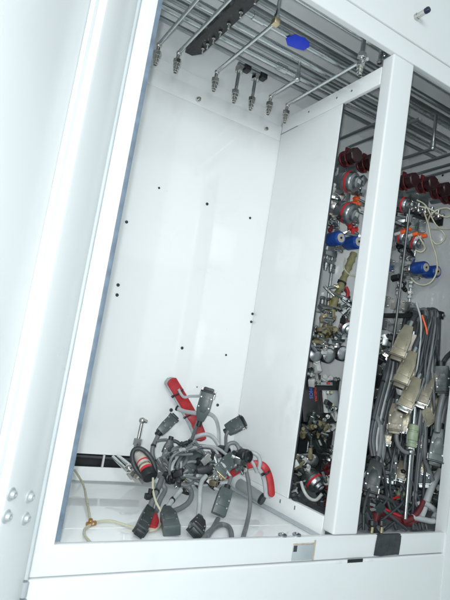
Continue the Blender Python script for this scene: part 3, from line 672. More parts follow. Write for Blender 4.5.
# ------------------------------------------------------------------ connector hoods
def frame_ab(a, b, nrm=(-.35, -.9, .25), roll=0.0):
    a = V(a); b = V(b); y = (b - a).normalized(); n = V(nrm); n = (n - y * n.dot(y)).normalized()
    if roll: n = Matrix.Rotation(roll, 3, y) @ n
    x = y.cross(n).normalized(); return x, y, n
def hood(root, a, b, w, t, m, nrm=(-.35, -.9, .25), roll=0.0, plug=True, wide=1.0, neck=.42, screws=True, pm=None, face=None):
    """D connector hood from its cable end a to its mating face b"""
    a = V(a); b = V(b); L = (b - a).length; x, y, n = frame_ab(a, b, nrm, roll)
    k = .86 if plug else 1.0
    prof = [(-w * neck * .5, 0), (w * neck * .5, 0), (w * .5, L * .34), (w * .5, L * k), (-w * .5, L * k), (-w * .5, L * .34)]
    bb = MB(); bb.prism(a, x, y, n, prof, t, min(t, w) * .10); sh = link("shell", bb, m, root)
    bb = MB(); bb.cyl(a - y * L * .16, a + y * L * .02, min(t * .42, w * neck * .42), 12, ch=.001); link("strain_relief", bb, BLACK if m in (HOOD, HOODD) else STEELD, root)
    bb = MB()
    bb.prism(a + n * (t / 2 + .0002), x, y, n, [(-w * .16, L * .26), (w * .16, L * .26), (w * .30, L * .40), (w * .30, L * .68), (-w * .30, L * .68), (-w * .30, L * .40)], .0022, .0007)
    link("cover_plate", bb, m, sh)
    for sx, sy in ((-.38, .42), (.38, .42), (-.38, .70), (.38, .70)):
        bb = MB(); o = a + x * (w * sx) + y * (L * sy) + n * (t / 2 - .0003); bb.lathe(o, n, [(0, w * .04 + .0006), (.0012, w * .04 + .0004), (.0012, w * .02), (.0004, w * .02), (.0004, 0)], 10); link("cap_screw", bb, STEELD, sh)
    if plug:
        bb = MB(); bb.obox(a + y * (L * .880), x, y, n, (w * 1.12 * wide, L * .035, t * 1.06), .001); link("flange", bb, pm or CHROME, root)
        bb = MB(); bb.obox(a + y * (L * .945), x, y, n, (w * .78 * wide, L * .10, t * .70), .0016); pl = link("plug", bb, pm or STEEL, root)
        bb = MB(); bb.obox(a + y * (L * .9965), x, y, n, (w * .62 * wide, .0012, t * .46), .0003); link("contact_face", bb, face or BLACK, pl)
        if screws:
            for s in (-1, 1):
                bb = MB(); o = a + x * (s * w * .51 * wide) + y * (L * .70); bb.cyl(o, o + y * L * .16, .0032, 10, ch=.0008); bb.cyl(o + y * L * .16, o + y * L * .26, .0018, 8); link("thumbscrew", bb, CHROME, root)
    return x, y, n
def cable_ties(root, P, r, at_): sleeve_ties(root, P, r, at_)
def cabled(label, pts, r, m, ties=(), group=None, name="cable", hoods=(), xmax=None, cat="cable", sx=1.0, ref=None, k=7, zmin=ZF + .007):
    """a cable as a thing: cord, ties, and hoods given as (px_a, px_b, width, thickness, material, options)"""
    Pw = [at(a, b_, c, zmin=zmin, xmax=xmax) for a, b_, c in pts]; sp = spline(Pw, k)
    lo = min(sp, key=lambda q: q[2])
    root = thing(name, label, cat, lo, group)
    r = r * .88
    b = MB(); b.tube(sp, r, 10, sx=sx, ref=ref); link("cord", b, m, root)
    sleeve_ties(root, sp, r, ties)
    for h in hoods:
        a, b2, w, t, hm, o = h
        hood(root, at(*a, zmin=ZF + t * .6, xmax=xmax), at(*b2, zmin=ZF + t * .6, xmax=xmax), w, t, hm, **o)
    return root, sp
GL = "grey cables and connectors tangled in the left compartment"
XM = .578
# red banded sleeve against the rear panel
def sleeve(label, pts, w, ties, xmax=None, off=(0, .006, 0), grey=CABLEL, side=V((0, 0, 0))):
    sp = spline([at(a, b_, c, xmax=xmax) for a, b_, c in pts], 8)
    root = thing("cable_sleeve", label, "cable sleeve", min(sp, key=lambda q: q[2]))
    nrm = V((-.3, -.93, .1))
    def strip(P, w0, th, name, m, sh):
        b = MB(); rings = []
        N = len(P)
        for i, p in enumerate(P):
            t = (P[min(i + 1, N - 1)] - P[max(i - 1, 0)]).normalized(); n = (nrm - t * nrm.dot(t)).normalized(); x = t.cross(n)
            s_ = min(1.0, math.sqrt(max(0.02, 1 - max(0, 1 - i / 5.0) ** 2))); s_ *= min(1.0, math.sqrt(max(.05, 1 - max(0, 1 - (N - 1 - i) / 3.0) ** 2)))
            rings.append([b.bm.verts.new(p + sh + x * (math.cos(a) * w0 * s_ * (1 if abs(math.cos(a)) < .99 else 1)) + n * (math.copysign(abs(math.sin(a)) ** .6, math.sin(a)) * th)) for a in [2 * math.pi * k / 16 for k in range(16)]])
        for A, B in zip(rings, rings[1:]):
            for k in range(16): b.bm.faces.new((A[k], A[(k + 1) % 16], B[(k + 1) % 16], B[k]))
        b.bm.faces.new(rings[0]); b.bm.faces.new(rings[-1])
        return link(name, b, m, root)
    strip(sp, w, .0045, "red_band", RED, V((0, 0, 0)))
    strip(sp, w * (1.02 if w > .01 else 1.25), .0055, "grey_backing", grey, V(off) + side)
    for t in ties:
        i = int(t * (len(sp) - 1)); d = (sp[i + 1] - sp[i - 1]).normalized(); n = (nrm - d * nrm.dot(d)).normalized(); x = d.cross(n); c = sp[i] + (V(off) + side) * .5
        b = MB(); ring = [c + x * (math.cos(a) * w * 1.12) + n * (math.sin(a) * .0135) for a in [2 * math.pi * k / 20 for k in range(20)]]
        b.tube(ring, .0022, 6, closed=True); b.obox(c + x * w * 1.12 + n * .004, x, n, d, (.008, .006, .006), .001); link("cable_tie", b, BLACK, root)
    return root
sleeve("red sleeve with a pale grey back standing up against the rear panel", [(170.5, 379, .425), (173.5, 384, .425), (179, 393, .422), (186, 405, .42), (192, 416, .415), (197, 426, .40), (200, 434, .39), (201, 441, .38)], .0150, (.30, .56), side=V((-.006, .0, .0)))
sleeve("red sleeve with a grey back arching over to the divider's foot", [(226, 478, .25), (233, 473, .235), (242, 468, .22), (251, 464.5, .205), (259, 464, .195), (265, 467.5, .185), (269, 476, .18), (271, 487, .175), (271.5, 497, .172)], .0088, (.70,), xmax=.565, side=V((-.002, .004, -.006)))
b_ = cabled("light grey flat cable arching from the red sleeve over the upright connector", [(177, 408.5, .40), (185, 411.5, .38), (195, 413, .35), (204, 413.5, .335), (211, 414.5, .33), (216, 420, .33), (218.5, 430, .33), (219, 447, .32)], .0062, CABLEL, (.02,), GL, sx=.55)
cabled("light grey cable curving under the upright connector", [(190, 440, .36), (198, 436, .35), (207, 434.5, .34), (213, 437.5, .33), (217, 443, .32), (221, 450, .31)], .0062, CABLEL, (), GL, sx=.6)
cabled("pale grey flat lead tied into the upright red sleeve", [(178.5, 389, .412), (181, 394, .408), (184.5, 397.2, .40), (190, 396.2, .39), (199, 396, .36)], .0042, CABLEL, (), GL, sx=.6)
# upright connector
cabled("grey connector with a black plug on top, standing upright near the red sleeve", [(190.5, 444, .35), (193, 436, .345), (197, 424, .335), (199.5, 417, .33)], .0052, CABLE, (), GL, name="cable_connector",
       hoods=[((200, 421, .33), (209.5, 388, .325), .035, .017, HOOD, dict(neck=.55, pm=BLACK, nrm=(-.5, -.8, .3)))])
# long hood, leaning to the left, with its thick cable
cabled("long grey connector leaning against the red sleeve, its thick cable curving down left", [(161, 430, .335), (157, 438, .33), (152.5, 449, .32), (153.5, 459, .31), (159, 467, .30), (166, 472, .30), (174, 475.5, .30)], .0066, CABLE, (.30, .56), GL, name="cable_connector",
       hoods=[((159.5, 432.5, .335), (175.5, 416, .345), .027, .020, HOOD, dict(neck=.8, pm=HOODD, screws=False))])
cabled("thin grey cable branching right from the long leaning connector", [(157, 441, .32), (163, 440, .31), (169, 441, .30), (174, 449, .30)], .0042, CABLE, (), GL)
# connector pointing right
cabled("grey connector with a black face, pointing up right beside the divider", [(225.5, 455, .30), (225.8, 445, .30), (226, 436, .30), (228.5, 431, .30)], .0048, CABLE, (), GL, name="cable_connector",
       hoods=[((227, 430.5, .31), (245, 420.5, .285), .0345, .018, HOOD, dict(neck=.85, pm=BLACK, nrm=(-.2, -.75, .62), wide=1.02))])
# canister
cn = thing("filter_canister", "small canister with a pale, red and gold banded label inside a black oval ring", "canister", at(146, 480, .26))
a, b2 = at(139.5, 455, .285), at(149, 475, .235); x, y, n = frame_ab(a, b2)
L = (b2 - a).length; d = (b2 - a).normalized()
for t0, t1, m, nm, r in ((.0, .34, LABELM, "label", .0142), (.345, .40, REDS, "band", .0143), (.405, .52, LABELM, "label", .0142), (.525, .60, BRASS, "band", .0144), (.605, .68, LABELM, "label", .0142), (.685, .80, REDS, "band", .0144)):
    b = MB(); b.cyl(a + d * L * t0, a + d * L * t1, r, 24); link(nm, b, m, cn)
b = MB(); b.lathe(a + d * L * .802, d, [(0, .0142), (.002, .0172), (.016, .0172), (.019, .016), (.019, 0)], 24); link("end_cap", b, BLACK, cn)
c = a.lerp(b2, .45); b = MB(); pn = V((-.45, -.85, .1)).normalized(); xx = (d - pn * d.dot(pn)).normalized(); yy = pn.cross(xx)
b.tube([c + xx * math.cos(t) * .0385 + yy * math.sin(t) * .0205 for t in [2 * math.pi * k / 36 for k in range(36)]], .0055, 10, closed=True); link("ring", b, RUBBER, cn)
# chrome stem
stem = thing("chrome_stem", "bright steel stem with a ball end standing up beside the striped canister", "fitting", at(136.5, 449, .3))
a, b2 = at(142.2, 420.5, .30), at(136.6, 447, .30)
b = MB(); b.tube([a, a.lerp(b2, .5), b2], .0042, 12); link("tube", b, CHROME, stem)
b = MB(); b.ball(a, .0078); b.cyl(a, a + V((.012, -.002, -.001)), .0045, 10, ch=.001); link("elbow", b, CHROME, stem)
d = (b2 - a).normalized(); b = MB(); b.hexa(b2 - d * .020, b2 - d * .004, .0108); link("nut", b, CHROME, stem)
b = MB(); b.cyl(b2 - d * .0035, b2 + d * .016, .0075, 14, ch=.001); link("gland", b, STEEL, stem)
tb = thing("tube_joint", "bright steel tubes and nuts reaching from the dark wall slot to the striped canister", "fitting", at(133, 476, .34))
for (p0, p1) in (((113, 457, .425), (131, 474, .34)), ((118, 456, .425), (137, 471, .33))):
    b = MB(); b.tube([at(*p0), at(*p1)], .0046, 12); link("tube", b, STEEL, tb)
for (px, py, yy_, rr) in ((131, 473, .34, .011), (136, 477, .33, .0095), (139.5, 479, .32, .008)):
    p = at(px, py, yy_); b = MB(); b.hexa(p - V((.006, .004, -.006)), p + V((.008, -.004, -.008)), rr); link("nut", b, CHROME, tb)
p = at(129, 468, .35); b = MB(); b.ball(p, .010); link("elbow", b, CHROME, tb)
# the heart of the tangle: hoods
def conn(label, a, b2, w, t, m, o=None, cab=None, r=.005, cm=None, ties=(), name="cable_connector"):
    if cab: return cabled(label, cab, r, cm or CABLE, ties, GL, name=name, hoods=[(a, b2, w, t, m, o or {})], xmax=XM)
    root = thing(name, label, "connector", min((at(*a), at(*b2)), key=lambda q: q[2]), GL)
    hood(root, at(*a, zmin=ZF + t * .6, xmax=XM), at(*b2, zmin=ZF + t * .6, xmax=XM), w, t, m, **(o or {})); return root
conn("black slim connector upright between the long leaning connector and the grey loops", (170.5, 440, .29), (164.5, 463, .28), .021, .018, HOODD, dict(neck=.7, pm=BLACK, screws=False))
conn("large grey connector at the middle of the tangle, below the cable loops", (196, 452, .27), (181, 474, .25), .044, .024, HOOD, dict(neck=.7, pm=STEELD, nrm=(-.25, -.9, .4)), cab=[(206, 446, .29), (200, 449, .28), (194, 455, .27)])
conn("dark grey connector right of the tangle's middle, above the black wrap", (199, 462, .24), (214, 470, .235), .036, .022, HOOD, dict(neck=.8, pm=BLACK, nrm=(-.2, -.85, .5)), cab=[(186, 463, .25), (192, 461.5, .245), (200, 463, .24)])
conn("dark connector hidden low left in the tangle, above the silver tubes", (172, 462, .26), (184, 484, .245), .040, .022, HOODD, dict(neck=.8, pm=STEELD), cab=[(168, 452, .28), (170, 458, .27), (173, 465, .26)])
conn("small black connector with a white label, tilted below the black band", (206, 476.5, .225), (216, 486, .22), .024, .018, BLACK, dict(neck=.9, plug=False, screws=False), cab=[(201, 470, .24), (204, 474, .23), (208, 478, .225)], r=.004)
p = at(209.5, 480.5, .208); b = MB(); x, y, n = frame_ab(at(206, 476.5, .21), at(216, 486, .21)); b.obox(p, x, y, n, (.013, .011, .0012), .0003)
tag(link("label_sticker", b, WHITEP), "white sticker on the small black tilted connector", "sticker")
conn("grey green connector slanting right of the tangle, its gold pins facing down left", (233, 456, .22), (216, 477, .205), .034, .020, HOOD, dict(neck=.75, pm=BRASS, nrm=(-.3, -.85, .4)), cab=[(241, 448, .24), (238, 451, .23), (233, 457, .22)])
conn("grey connector hanging low at the right of the tangle", (226.5, 489, .17), (218, 515, .15), .032, .018, HOOD, dict(neck=.9, pm=HOODD, plug=False), cab=[(231, 477, .19), (229, 484, .18), (226, 492, .17)])
conn("dark slim connector standing at the lower left of the tangle", (149, 510, .17), (139, 534, .13), .023, .018, HOODD, dict(neck=.9, pm=HOODD, screws=False), cab=[(162, 478, .24), (159, 486, .22), (154, 497, .19), (150, 508, .175)], r=.0075, ties=(.55,))
conn("broad dark grey connector on the floor beside the red tag, low left in the tangle", (166.5, 510, .16), (172, 531, .13), .034, .020, HOOD, dict(neck=.45, plug=False, screws=False), cab=[(181, 490, .2), (175, 497, .19), (169, 505, .17), (166, 512, .16)], r=.0065, cm=CABLEL, ties=(.5,))
conn("black connector standing on the floor at the foot of a pale cable", (199, 520, .125), (195, 534, .10), .030, .020, BLACK, dict(neck=.7, pm=HOODD), cab=[(206, 476, .21), (202, 481, .2), (200, 490, .18), (199.5, 504, .16), (198.5, 516, .13), (199, 524, .115)], r=.0062, cm=CABLEL)
b = MB(); p = at(153, 521, .135); x, y, n = frame_ab(at(155.5, 511, .14), at(151, 533, .11)); b.prism(p, x, y, n, [(-.006, -.026), (.008, -.024), (.013, .004), (.011, .026), (-.011, .026), (-.012, .0)], .010, .002)
tag(link("tag", b, RED), "red plastic tag between two dark connectors at the tangle's lower left", "tag")
# round connectors
for px, py, yy_, r, lab in ((224, 452, .27, .016, "round black connector at the top of the tangle, below the one pointing right"), (245.5, 456, .20, .0165, "round black connector next to the arching red sleeve"), (170, 478, .235, .014, "round dark connector above the silver floor tubes")):
    o = thing("round_connector", lab, "connector", at(px, py + 4, yy_), GL); p = at(px, py, yy_); d = V((.25, -1, .1)).normalized()
    b = MB(); b.lathe(p - d * .018, d, [(0, r * .7), (.004, r), (.022, r), (.024, r * .86), (.030, r * .86), (.031, r * .70), (.026, r * .66), (.026, 0)], 20); link("shell", b, BLACK, o)
    b = MB(); b.cyl(p - d * .04, p - d * .017, r * .55, 12); link("strain_relief", b, CABLE, o)
# loops of grey cable
LOOPS = [
 ("grey cable running level across the top of the tangle", [(190, 449, .29), (198, 446.5, .28), (207, 447, .28), (216, 449, .275), (223, 451, .27)], .0056, CABLE),
 ("second level grey cable just below the topmost one in the tangle", [(186, 456, .27), (194, 452, .265), (204, 453, .26), (213, 456, .255), (220, 456, .26)], .0056, CABLE),
 ("grey cable looping tightly left of the large middle connector", [(171, 472, .25), (165, 465, .26), (168, 455, .27), (175, 449, .28), (182, 447, .28), (187, 452, .27), (186, 461, .25), (180, 468, .24)], .0056, CABLE),
 ("grey cable rising in a small arch behind the black slim connector", [(163, 452, .31), (167, 444, .32), (174, 441, .32), (180, 445, .31), (182, 455, .30), (178, 464, .29)], .0052, CABLED),
 ("thick grey cable dipping from the striped canister to the large middle connector", [(158, 458, .28), (163, 466, .27), (171, 472, .25), (180, 474, .24), (188, 470, .235)], .0066, CABLE),
 ("grey cable crossing behind the black band at the middle", [(190, 476, .23), (199, 473, .23), (208, 468, .235), (217, 463, .24), (226, 462, .24)], .006, CABLED),
 ("grey cable loop hanging below the large middle connector", [(176, 483, .225), (184, 485, .22), (190, 489, .215), (191.5, 496, .2), (188, 503, .19), (181, 508, .18), (173, 511.5, .17)], .0068, CABLE),
 ("grey cable passing left of the floor tubes into the broad dark connector", [(166, 474, .25), (163, 484, .23), (165, 490, .22), (160, 500, .2), (156, 512, .18)], .0062, CABLE),
 ("grey cable arching over the two round black connectors at the right", [(236, 460, .21), (243, 455, .215), (250, 452, .21), (257, 455, .2), (260, 461, .19), (259, 468, .19)], .006, CABLEL),
 ("pale cable crossing behind the arching red sleeve", [(242, 452, .22), (249, 458, .21), (254, 465, .2), (257, 472, .2)], .0058, CABLEL),
 ("grey cable looping low under the hanging right connector", [(218, 519, .14), (213, 528, .12), (207, 534, .10), (203, 540, .08)], .0062, CABLE),
 ("grey cable arching on the floor below the hanging right connector", [(207, 537, .09), (213, 529, .10), (221, 524.5, .11), (228, 526.5, .11), (231, 532, .10), (231.5, 541, .08)], .0062, CABLE),
 ("long grey cable bending square at its top and hanging to the floor at the right", [(226, 451, .24), (228.5, 444.5, .235), (234, 442.8, .23), (238, 446.5, .225), (242, 458, .21), (246.5, 472, .19), (249.2, 488, .165), (250, 505, .14), (247.5, 521, .11), (243, 538, .07)], .0056, CABLE),
 ("thin red edged cable curling under the gold pins", [(226, 470, .2), (231, 478, .19), (229, 486, .185), (221, 490, .185), (214, 488, .19)], .0036, CABLEL),
]
for lab, pts, r, m in LOOPS: cabled(lab, pts, r, m, (), GL, xmax=XM)
b = MB(); p0, p1 = at(197, 470.5, .222), at(212, 468, .222); b.tube(spline([p0, p0.lerp(p1, .5) + V((0, -.004, .002)), p1], 4), .0105, 12)
tag(link("rubber_band", b, RUBBER), "short black rubber wrap across the middle of the tangle", "wrap")
for px, py, yy_, seed, lab in ((219, 478, .2, 31, "cluster of gold and steel pins below the slanting connector"), (189, 487, .235, 32, "cluster of bright screws under the large middle connector"), (178, 455, .285, 33, "small dark fittings behind the large middle connector")):
    clutter(lab, "fittings", px, py, yy_, 5, seed, .016, (BRASS, CHROME, STEELD, BLACK), sz=.7, rs=(.004, .007))
clutter("dark fittings packed behind the tangle of grey cables", "fittings", 196, 462, .31, 9, 34, .05, (HOODD, BLACK, HOOD, STEELD), sz=.4, rs=(.008, .014))
# grey duct at the divider's foot
a, b2 = at(238, 483, .27, xmax=.57), at(262, 499, .205, xmax=.57); dk = thing("cable_duct", "thick grey hose lying along the foot of the divider below the red arch", "hose", b2)
b = MB(); b.cyl(a, b2, .0135, 16, ch=.002); link("hose", b, mat("mid_grey_hose", (.24, .255, .26), .5, var=.1), dk)
d = (b2 - a).normalized(); b = MB(); b.cyl(b2 - d * .004, b2 + d * .004, .0148, 16, ch=.001); link("end_ring", b, BLACK, dk)
# pale thin tubes at the lower left
cabled("thin beige tube hanging from the dark wall slot to a brass joint on the floor", [(74.5, 470, .43), (79, 477, .40), (84, 487, .34), (86.5, 500, .25), (89, 513, .17), (90.5, 523, .137)], .0030, TUBE, (), None, name="thin_tube", cat="tube")
cabled("thin beige tube running right over the floor from the brass joint", [(92, 524, .135), (100, 521.5, .14), (111, 521, .14), (122, 524, .13), (133, 527.5, .115), (139, 530, .105)], .0030, TUBE, (), None, name="thin_tube", cat="tube")
cabled("thin beige tube curling from the brass joint down behind the front rail", [(90, 525, .133), (85, 529, .12), (84, 534, .10), (86.5, 538.5, .075), (91, 543, .06)], .0030, TUBE, (), None, name="thin_tube", cat="tube")
p = at(90.8, 523.8, .136); b = MB(); b.cyl(p - V((.009, .003, 0)), p + V((.010, .002, .001)), .0048, 10, ch=.001); b.cyl(p, p + V((-.004, -.006, .010)), .0042, 10, ch=.001)
tag(link("tube_joint", b, mat("copper_joint", (.50, .27, .10), .35, .8, var=.15)), "small copper coloured tee joining the thin beige tubes", "joint")
cabled("thin beige tube looping down through the lower left connectors", [(153, 478, .21), (153, 490, .19), (156, 502, .165), (161, 512, .145), (161.5, 522, .13), (157, 529, .12), (149, 531, .115)], .0028, TUBE, (), None, name="thin_tube", cat="tube")
p = at(149.5, 496.5, .19); b = MB(); b.obox(p, XX, NY, ZX, (.020, .014, .012), .002); b.cyl(p + V((0, 0, .004)), p + V((0, 0, .016)), .005, 10); tag(link("clip", b, BLACK), "black clip on the cable above the lower left connector", "clip")
# things inside the dark slot of the rear panel
b = MB(); b.tube([(.02, D + .004, .050), (.15, D + .003, .046), (.29, D + .004, .044)], .0035, 8); tag(link("cable", b, CABLED), "dark cable lying inside the slot at the foot of the rear panel", "cable")
b = MB(); p = at(103, 459, D + .002, ymax=D + 1); b.box((p[0] - .002, D - .003, .0215), (p[0] + .003, D + .003, .0522), .0005); tag(link("tie_strip", b, WHITEP), "narrow white strip across the dark slot of the rear panel", "strip")
# two loose screws on the rail edge
for px, lab in ((284.5, "loose screw head on the front rail, left of its twin"), (299.5, "loose screw head on the front rail beside the white post")):
    d = ray(px, 536); p = CAMP + d * ((.002 - CAMP[2]) / d[2]); b = MB(); p = V((p[0], .010, .0)); b.lathe(p, (0, 0, 1), [(0, .0095), (.003, .0095), (.0045, .007), (.0045, .003), (.003, .0025), (.003, 0)], 14); tag(link("screw", b, ALU), lab, "screw", "screws on the front rail")

# thin cables wound through the tangle
rt = random.Random(91)
for i in range(18):
    a0 = rt.uniform(0, 6.28); pts = []
    for k in range(5):
        a0 += rt.uniform(.6, 1.5); rr = rt.uniform(.35, 1.0)
        pts.append((196 + math.cos(a0) * 36 * rr, 464 + math.sin(a0) * 24 * rr, rt.uniform(.20, .29)))
    o = cabled("thin grey cable wound through the tangle of grey connectors", pts, rt.choice((.0034, .0040, .0046)), rt.choice((CABLE, CABLEL, CABLED, CABLE)), (), "thin cables wound through the tangle", xmax=XM)
for px, py, yy_, sd, lab in ((186, 449, .25, 35, "small dark plugs at the top left of the tangle"), (213, 461, .215, 36, "small dark plugs above the slanting connector's pins"), (176, 476, .22, 37, "small dark plugs low left in the tangle, above the floor tubes"), (239, 464, .2, 38, "small dark plugs beside the arching red sleeve")):
    clutter(lab, "fittings", px, py, yy_, 6, sd, .020, (BLACK, HOODD, HOOD, STEELD, CHROME), sz=.6, rs=(.004, .008))

# ------------------------------------------------------------------ cables hung in the right compartment
GR = "cables and connectors hung in the right compartment"
XR_ = XR - .02
def cr(label, pts, r, m, ties=(), hoods=(), name="cable"): return cabled(label, pts, r, m, ties, GR, name=name, hoods=hoods, xmax=XR_)
hk = thing("cable_bar", "black bar sticking out from the rear panel with cables draped over it", "bar", (1.0, .44, .55))
e = at(440, 315.5, .10); b = MB(); b.box((e[0] - .007, e[1], e[2] - .007), (e[0] + .007, D - .001, e[2] + .007), .0015); link("bar", b, BLACK, hk)
b = MB(); b.box((e[0] - .010, e[1] - .006, e[2] - .010), (e[0] + .010, e[1] + .004, e[2] + .012), .002); link("end_stop", b, BLACK, hk)
b = MB(); b.hexa(e + V((0, -.007, 0)), e + V((0, -.013, 0)), .006); link("bolt", b, CHROME, hk)
def drape(label, xs, r, m, fall, back=None, hoods=(), ties=()):
    """over the bar: comes up behind, crosses at px xs, falls in front along fall"""
    px, y = xs
    pts = []
    if back: pts += back
    pts += [(px - 5, 316, y + .05), (px - 1, 310.5, y + .012), (px + 4, 310.5, y - .008), (px + 7, 316, y - .018)] + fall
    return cr(label, pts, r, m, ties, hoods)
drape("grey cable over the black bar nearest its outer end, falling straight down", (431, .125), .0085, CABLED, [(438, 330, .10), (437, 350, .095), (435.5, 372, .09), (434, 392, .09)], back=[(420, 345, .19)])
drape("dark cable over the black bar beside the outermost one", (427, .140), .0080, CABLED, [(433, 332, .11), (432, 355, .105), (429, 378, .10), (427, 398, .095)], back=[(416, 350, .2)])
drape("dark cable with a white marker sleeve falling from the black bar", (422, .155), .0085, CABLE, [(429, 330, .12), (429.5, 352, .115), (428, 372, .11), (425, 395, .105)], back=[(411, 342, .21)])
p0, p1 = at(429.3, 356, .105), at(428.8, 366, .104); b = MB(); b.cyl(p0, p1, .0098, 14, ch=.001); tag(link("marker_sleeve", b, WHITEP), "white marker sleeve on a dark cable below the black bar", "sleeve")
drape("grey cable over the middle of the black bar, falling behind the beige connectors", (416, .175), .0080, CABLE, [(423, 328, .14), (422, 348, .135), (420, 370, .13), (417, 392, .13)], back=[(404, 345, .22)])
drape("dark cable over the black bar, innermost of the draped ones", (411, .195), .0080, CABLED, [(417, 330, .155), (415, 350, .15), (411, 372, .145)], back=[(399, 350, .24)])
for i, (a0, a1, lab) in enumerate((((436, 340), (432, 405), "thin pale wire beside the outermost draped cables"), ((427, 335), (419, 400), "thin orange wire between the draped cables"), ((421, 322), (414, 385), "thin pale wire in the middle of the draped cables"))):
    cr(lab, [(a0[0] - 5, a0[1] - 20, .11), (*a0, .10), ((a0[0] + a1[0]) / 2 + 1.5, (a0[1] + a1[1]) / 2, .095), (*a1, .09)], .0030, ORANGE if i == 1 else CABLEL, name="wire")
# beige hoods
def hr(label, a, b2, w, t, m, cab, r=.0075, cm=None, o=None, ties=()):
    return cr(label, cab, r, cm or CABLED, ties, [(a, b2, w, t, m, o or {})], name="cable_connector")
N2 = (-.75, -.62, .22)
hr("beige connector topmost of those hanging below the black bar", (409, 327, .11), (395, 361, .10), .038, .019, BEIGE, [(419, 313, .14), (414, 318, .125), (409, 328, .11)], o=dict(nrm=N2, neck=.6, pm=BROWNH))
hr("beige connector second from the top below the black bar, in full view", (413, 353, .095), (398, 388, .085), .038, .019, BEIGE, [(424, 316, .12), (420, 334, .105), (415, 346, .098), (413, 354, .095)], o=dict(nrm=N2, neck=.6, pm=BROWNH))
hr("beige connector third from the top, below the one in full view", (417, 379, .085), (402, 412, .075), .038, .019, BEIGE, [(430, 340, .10), (425, 358, .092), (419, 372, .087), (417, 380, .085)], o=dict(nrm=N2, neck=.6, pm=CHROME))
hr("brown connector right of the third beige one", (431, 373, .085), (418, 408, .075), .038, .019, BROWNH, [(437, 340, .095), (436, 356, .09), (432, 374, .085)], o=dict(nrm=N2, neck=.6, pm=CHROME))
hr("brown slim connector below left of the third beige one", (397, 404, .10), (394, 434, .09), .036, .020, BROWNH, [(398, 385, .12), (398, 395, .11), (397, 405, .10)], o=dict(nrm=N2, neck=.7, pm=BROWNH))
hr("narrow beige connector leaning right under the brown one", (424, 408, .075), (431, 425, .07), .030, .016, BEIGE, [(421, 396, .08), (423, 402, .077), (424, 409, .075)], r=.005, o=dict(nrm=(-.6, -.75, .2), neck=.8, screws=False, pm=CHROME))
hr("small beige connector between the topmost draped cables", (413, 335, .12), (409, 355, .115), .024, .016, LABELM, [(416, 322, .14), (415, 328, .13), (413, 336, .12)], r=.005, o=dict(nrm=N2, neck=.8, screws=False, pm=STEELD))
b = MB(); p = at(401, 389, .10); x, y, n = frame_ab(at(398, 380, .1), at(402, 398, .1)); b.obox(p, x, y, n, (.022, .028, .016), .003); tag(link("white_block", b, WHITEP), "small white block between the second and third beige connectors", "block")
for lab, a, b2, w, m in (("small beige connector tucked behind the second large beige one", (417, 362, .11), (408, 382, .105), .028, BEIGE), ("small beige connector at the right edge of the cable curtain", (436, 398, .085), (430, 420, .08), .028, BEIGE),
    ("small beige grey connector above the pale green connector", (406, 412, .09), (400, 433, .085), .028, BEIGE), ("small brown connector low in the middle of the cable curtain", (420, 425, .09), (415, 447, .085), .028, BROWNH),
    ("small beige grey connector low beside the looping cable", (389, 425, .12), (384, 446, .11), .028, BEIGE), ("small brown connector between the low dark ones", (404, 462, .10), (398, 482, .09), .028, BROWNH), ("small beige connector right of the silver rod", (429, 455, .085), (424, 476, .08), .026, BEIGE)):
    hr(lab, a, b2, w, .015, m, [(a[0] + 5, a[1] - 26, a[2] + .01), (a[0] + 2, a[1] - 10, a[2]), (a[0], a[1] + 1, a[2])], r=.0045, cm=CABLE, o=dict(nrm=N2, neck=.7, pm=STEELD))
# dark green connectors at the right
hr("dark connector box at the frame's right edge, beside the brown connector", (441, 366, .07), (443, 396, .06), .040, .026, HOODD, [(452, 352, .08), (446, 358, .075), (441, 367, .07)], o=dict(nrm=(-.7, -.7, .1), neck=.9, pm=BLACK))
hr("dark grey connector hanging low between the grey cables at the right", (440, 429, .055), (434, 466, .045), .038, .022, HOOD, [(449, 398, .06), (444, 410, .058), (440, 430, .055)], r=.0085, cm=CABLE, o=dict(nrm=(-.7, -.7, .1), neck=.8, pm=HOODD))
hr("dark connector low beside the white post, above the red sleeves", (376, 462, .10), (369, 497, .08), .038, .022, HOODD, [(381, 425, .12), (380, 444, .11), (376, 463, .10)], r=.009, cm=CABLE, o=dict(nrm=(-.7, -.7, .1), neck=.8, pm=BLACK))
hr("dark green connector right of the lower one beside the post", (392, 448, .12), (388, 484, .10), .034, .020, HOODD, [(396, 420, .14), (394, 436, .13), (392, 449, .12)], o=dict(nrm=(-.7, -.7, .1), neck=.8, pm=STEELD))
hr("dark grey connector behind the silver rod, low in the right compartment", (421, 455, .10), (424, 488, .08), .034, .020, HOOD, [(418, 425, .11), (420, 440, .105), (421, 456, .10)], o=dict(nrm=(-.7, -.7, .1), neck=.8, pm=STEELD))
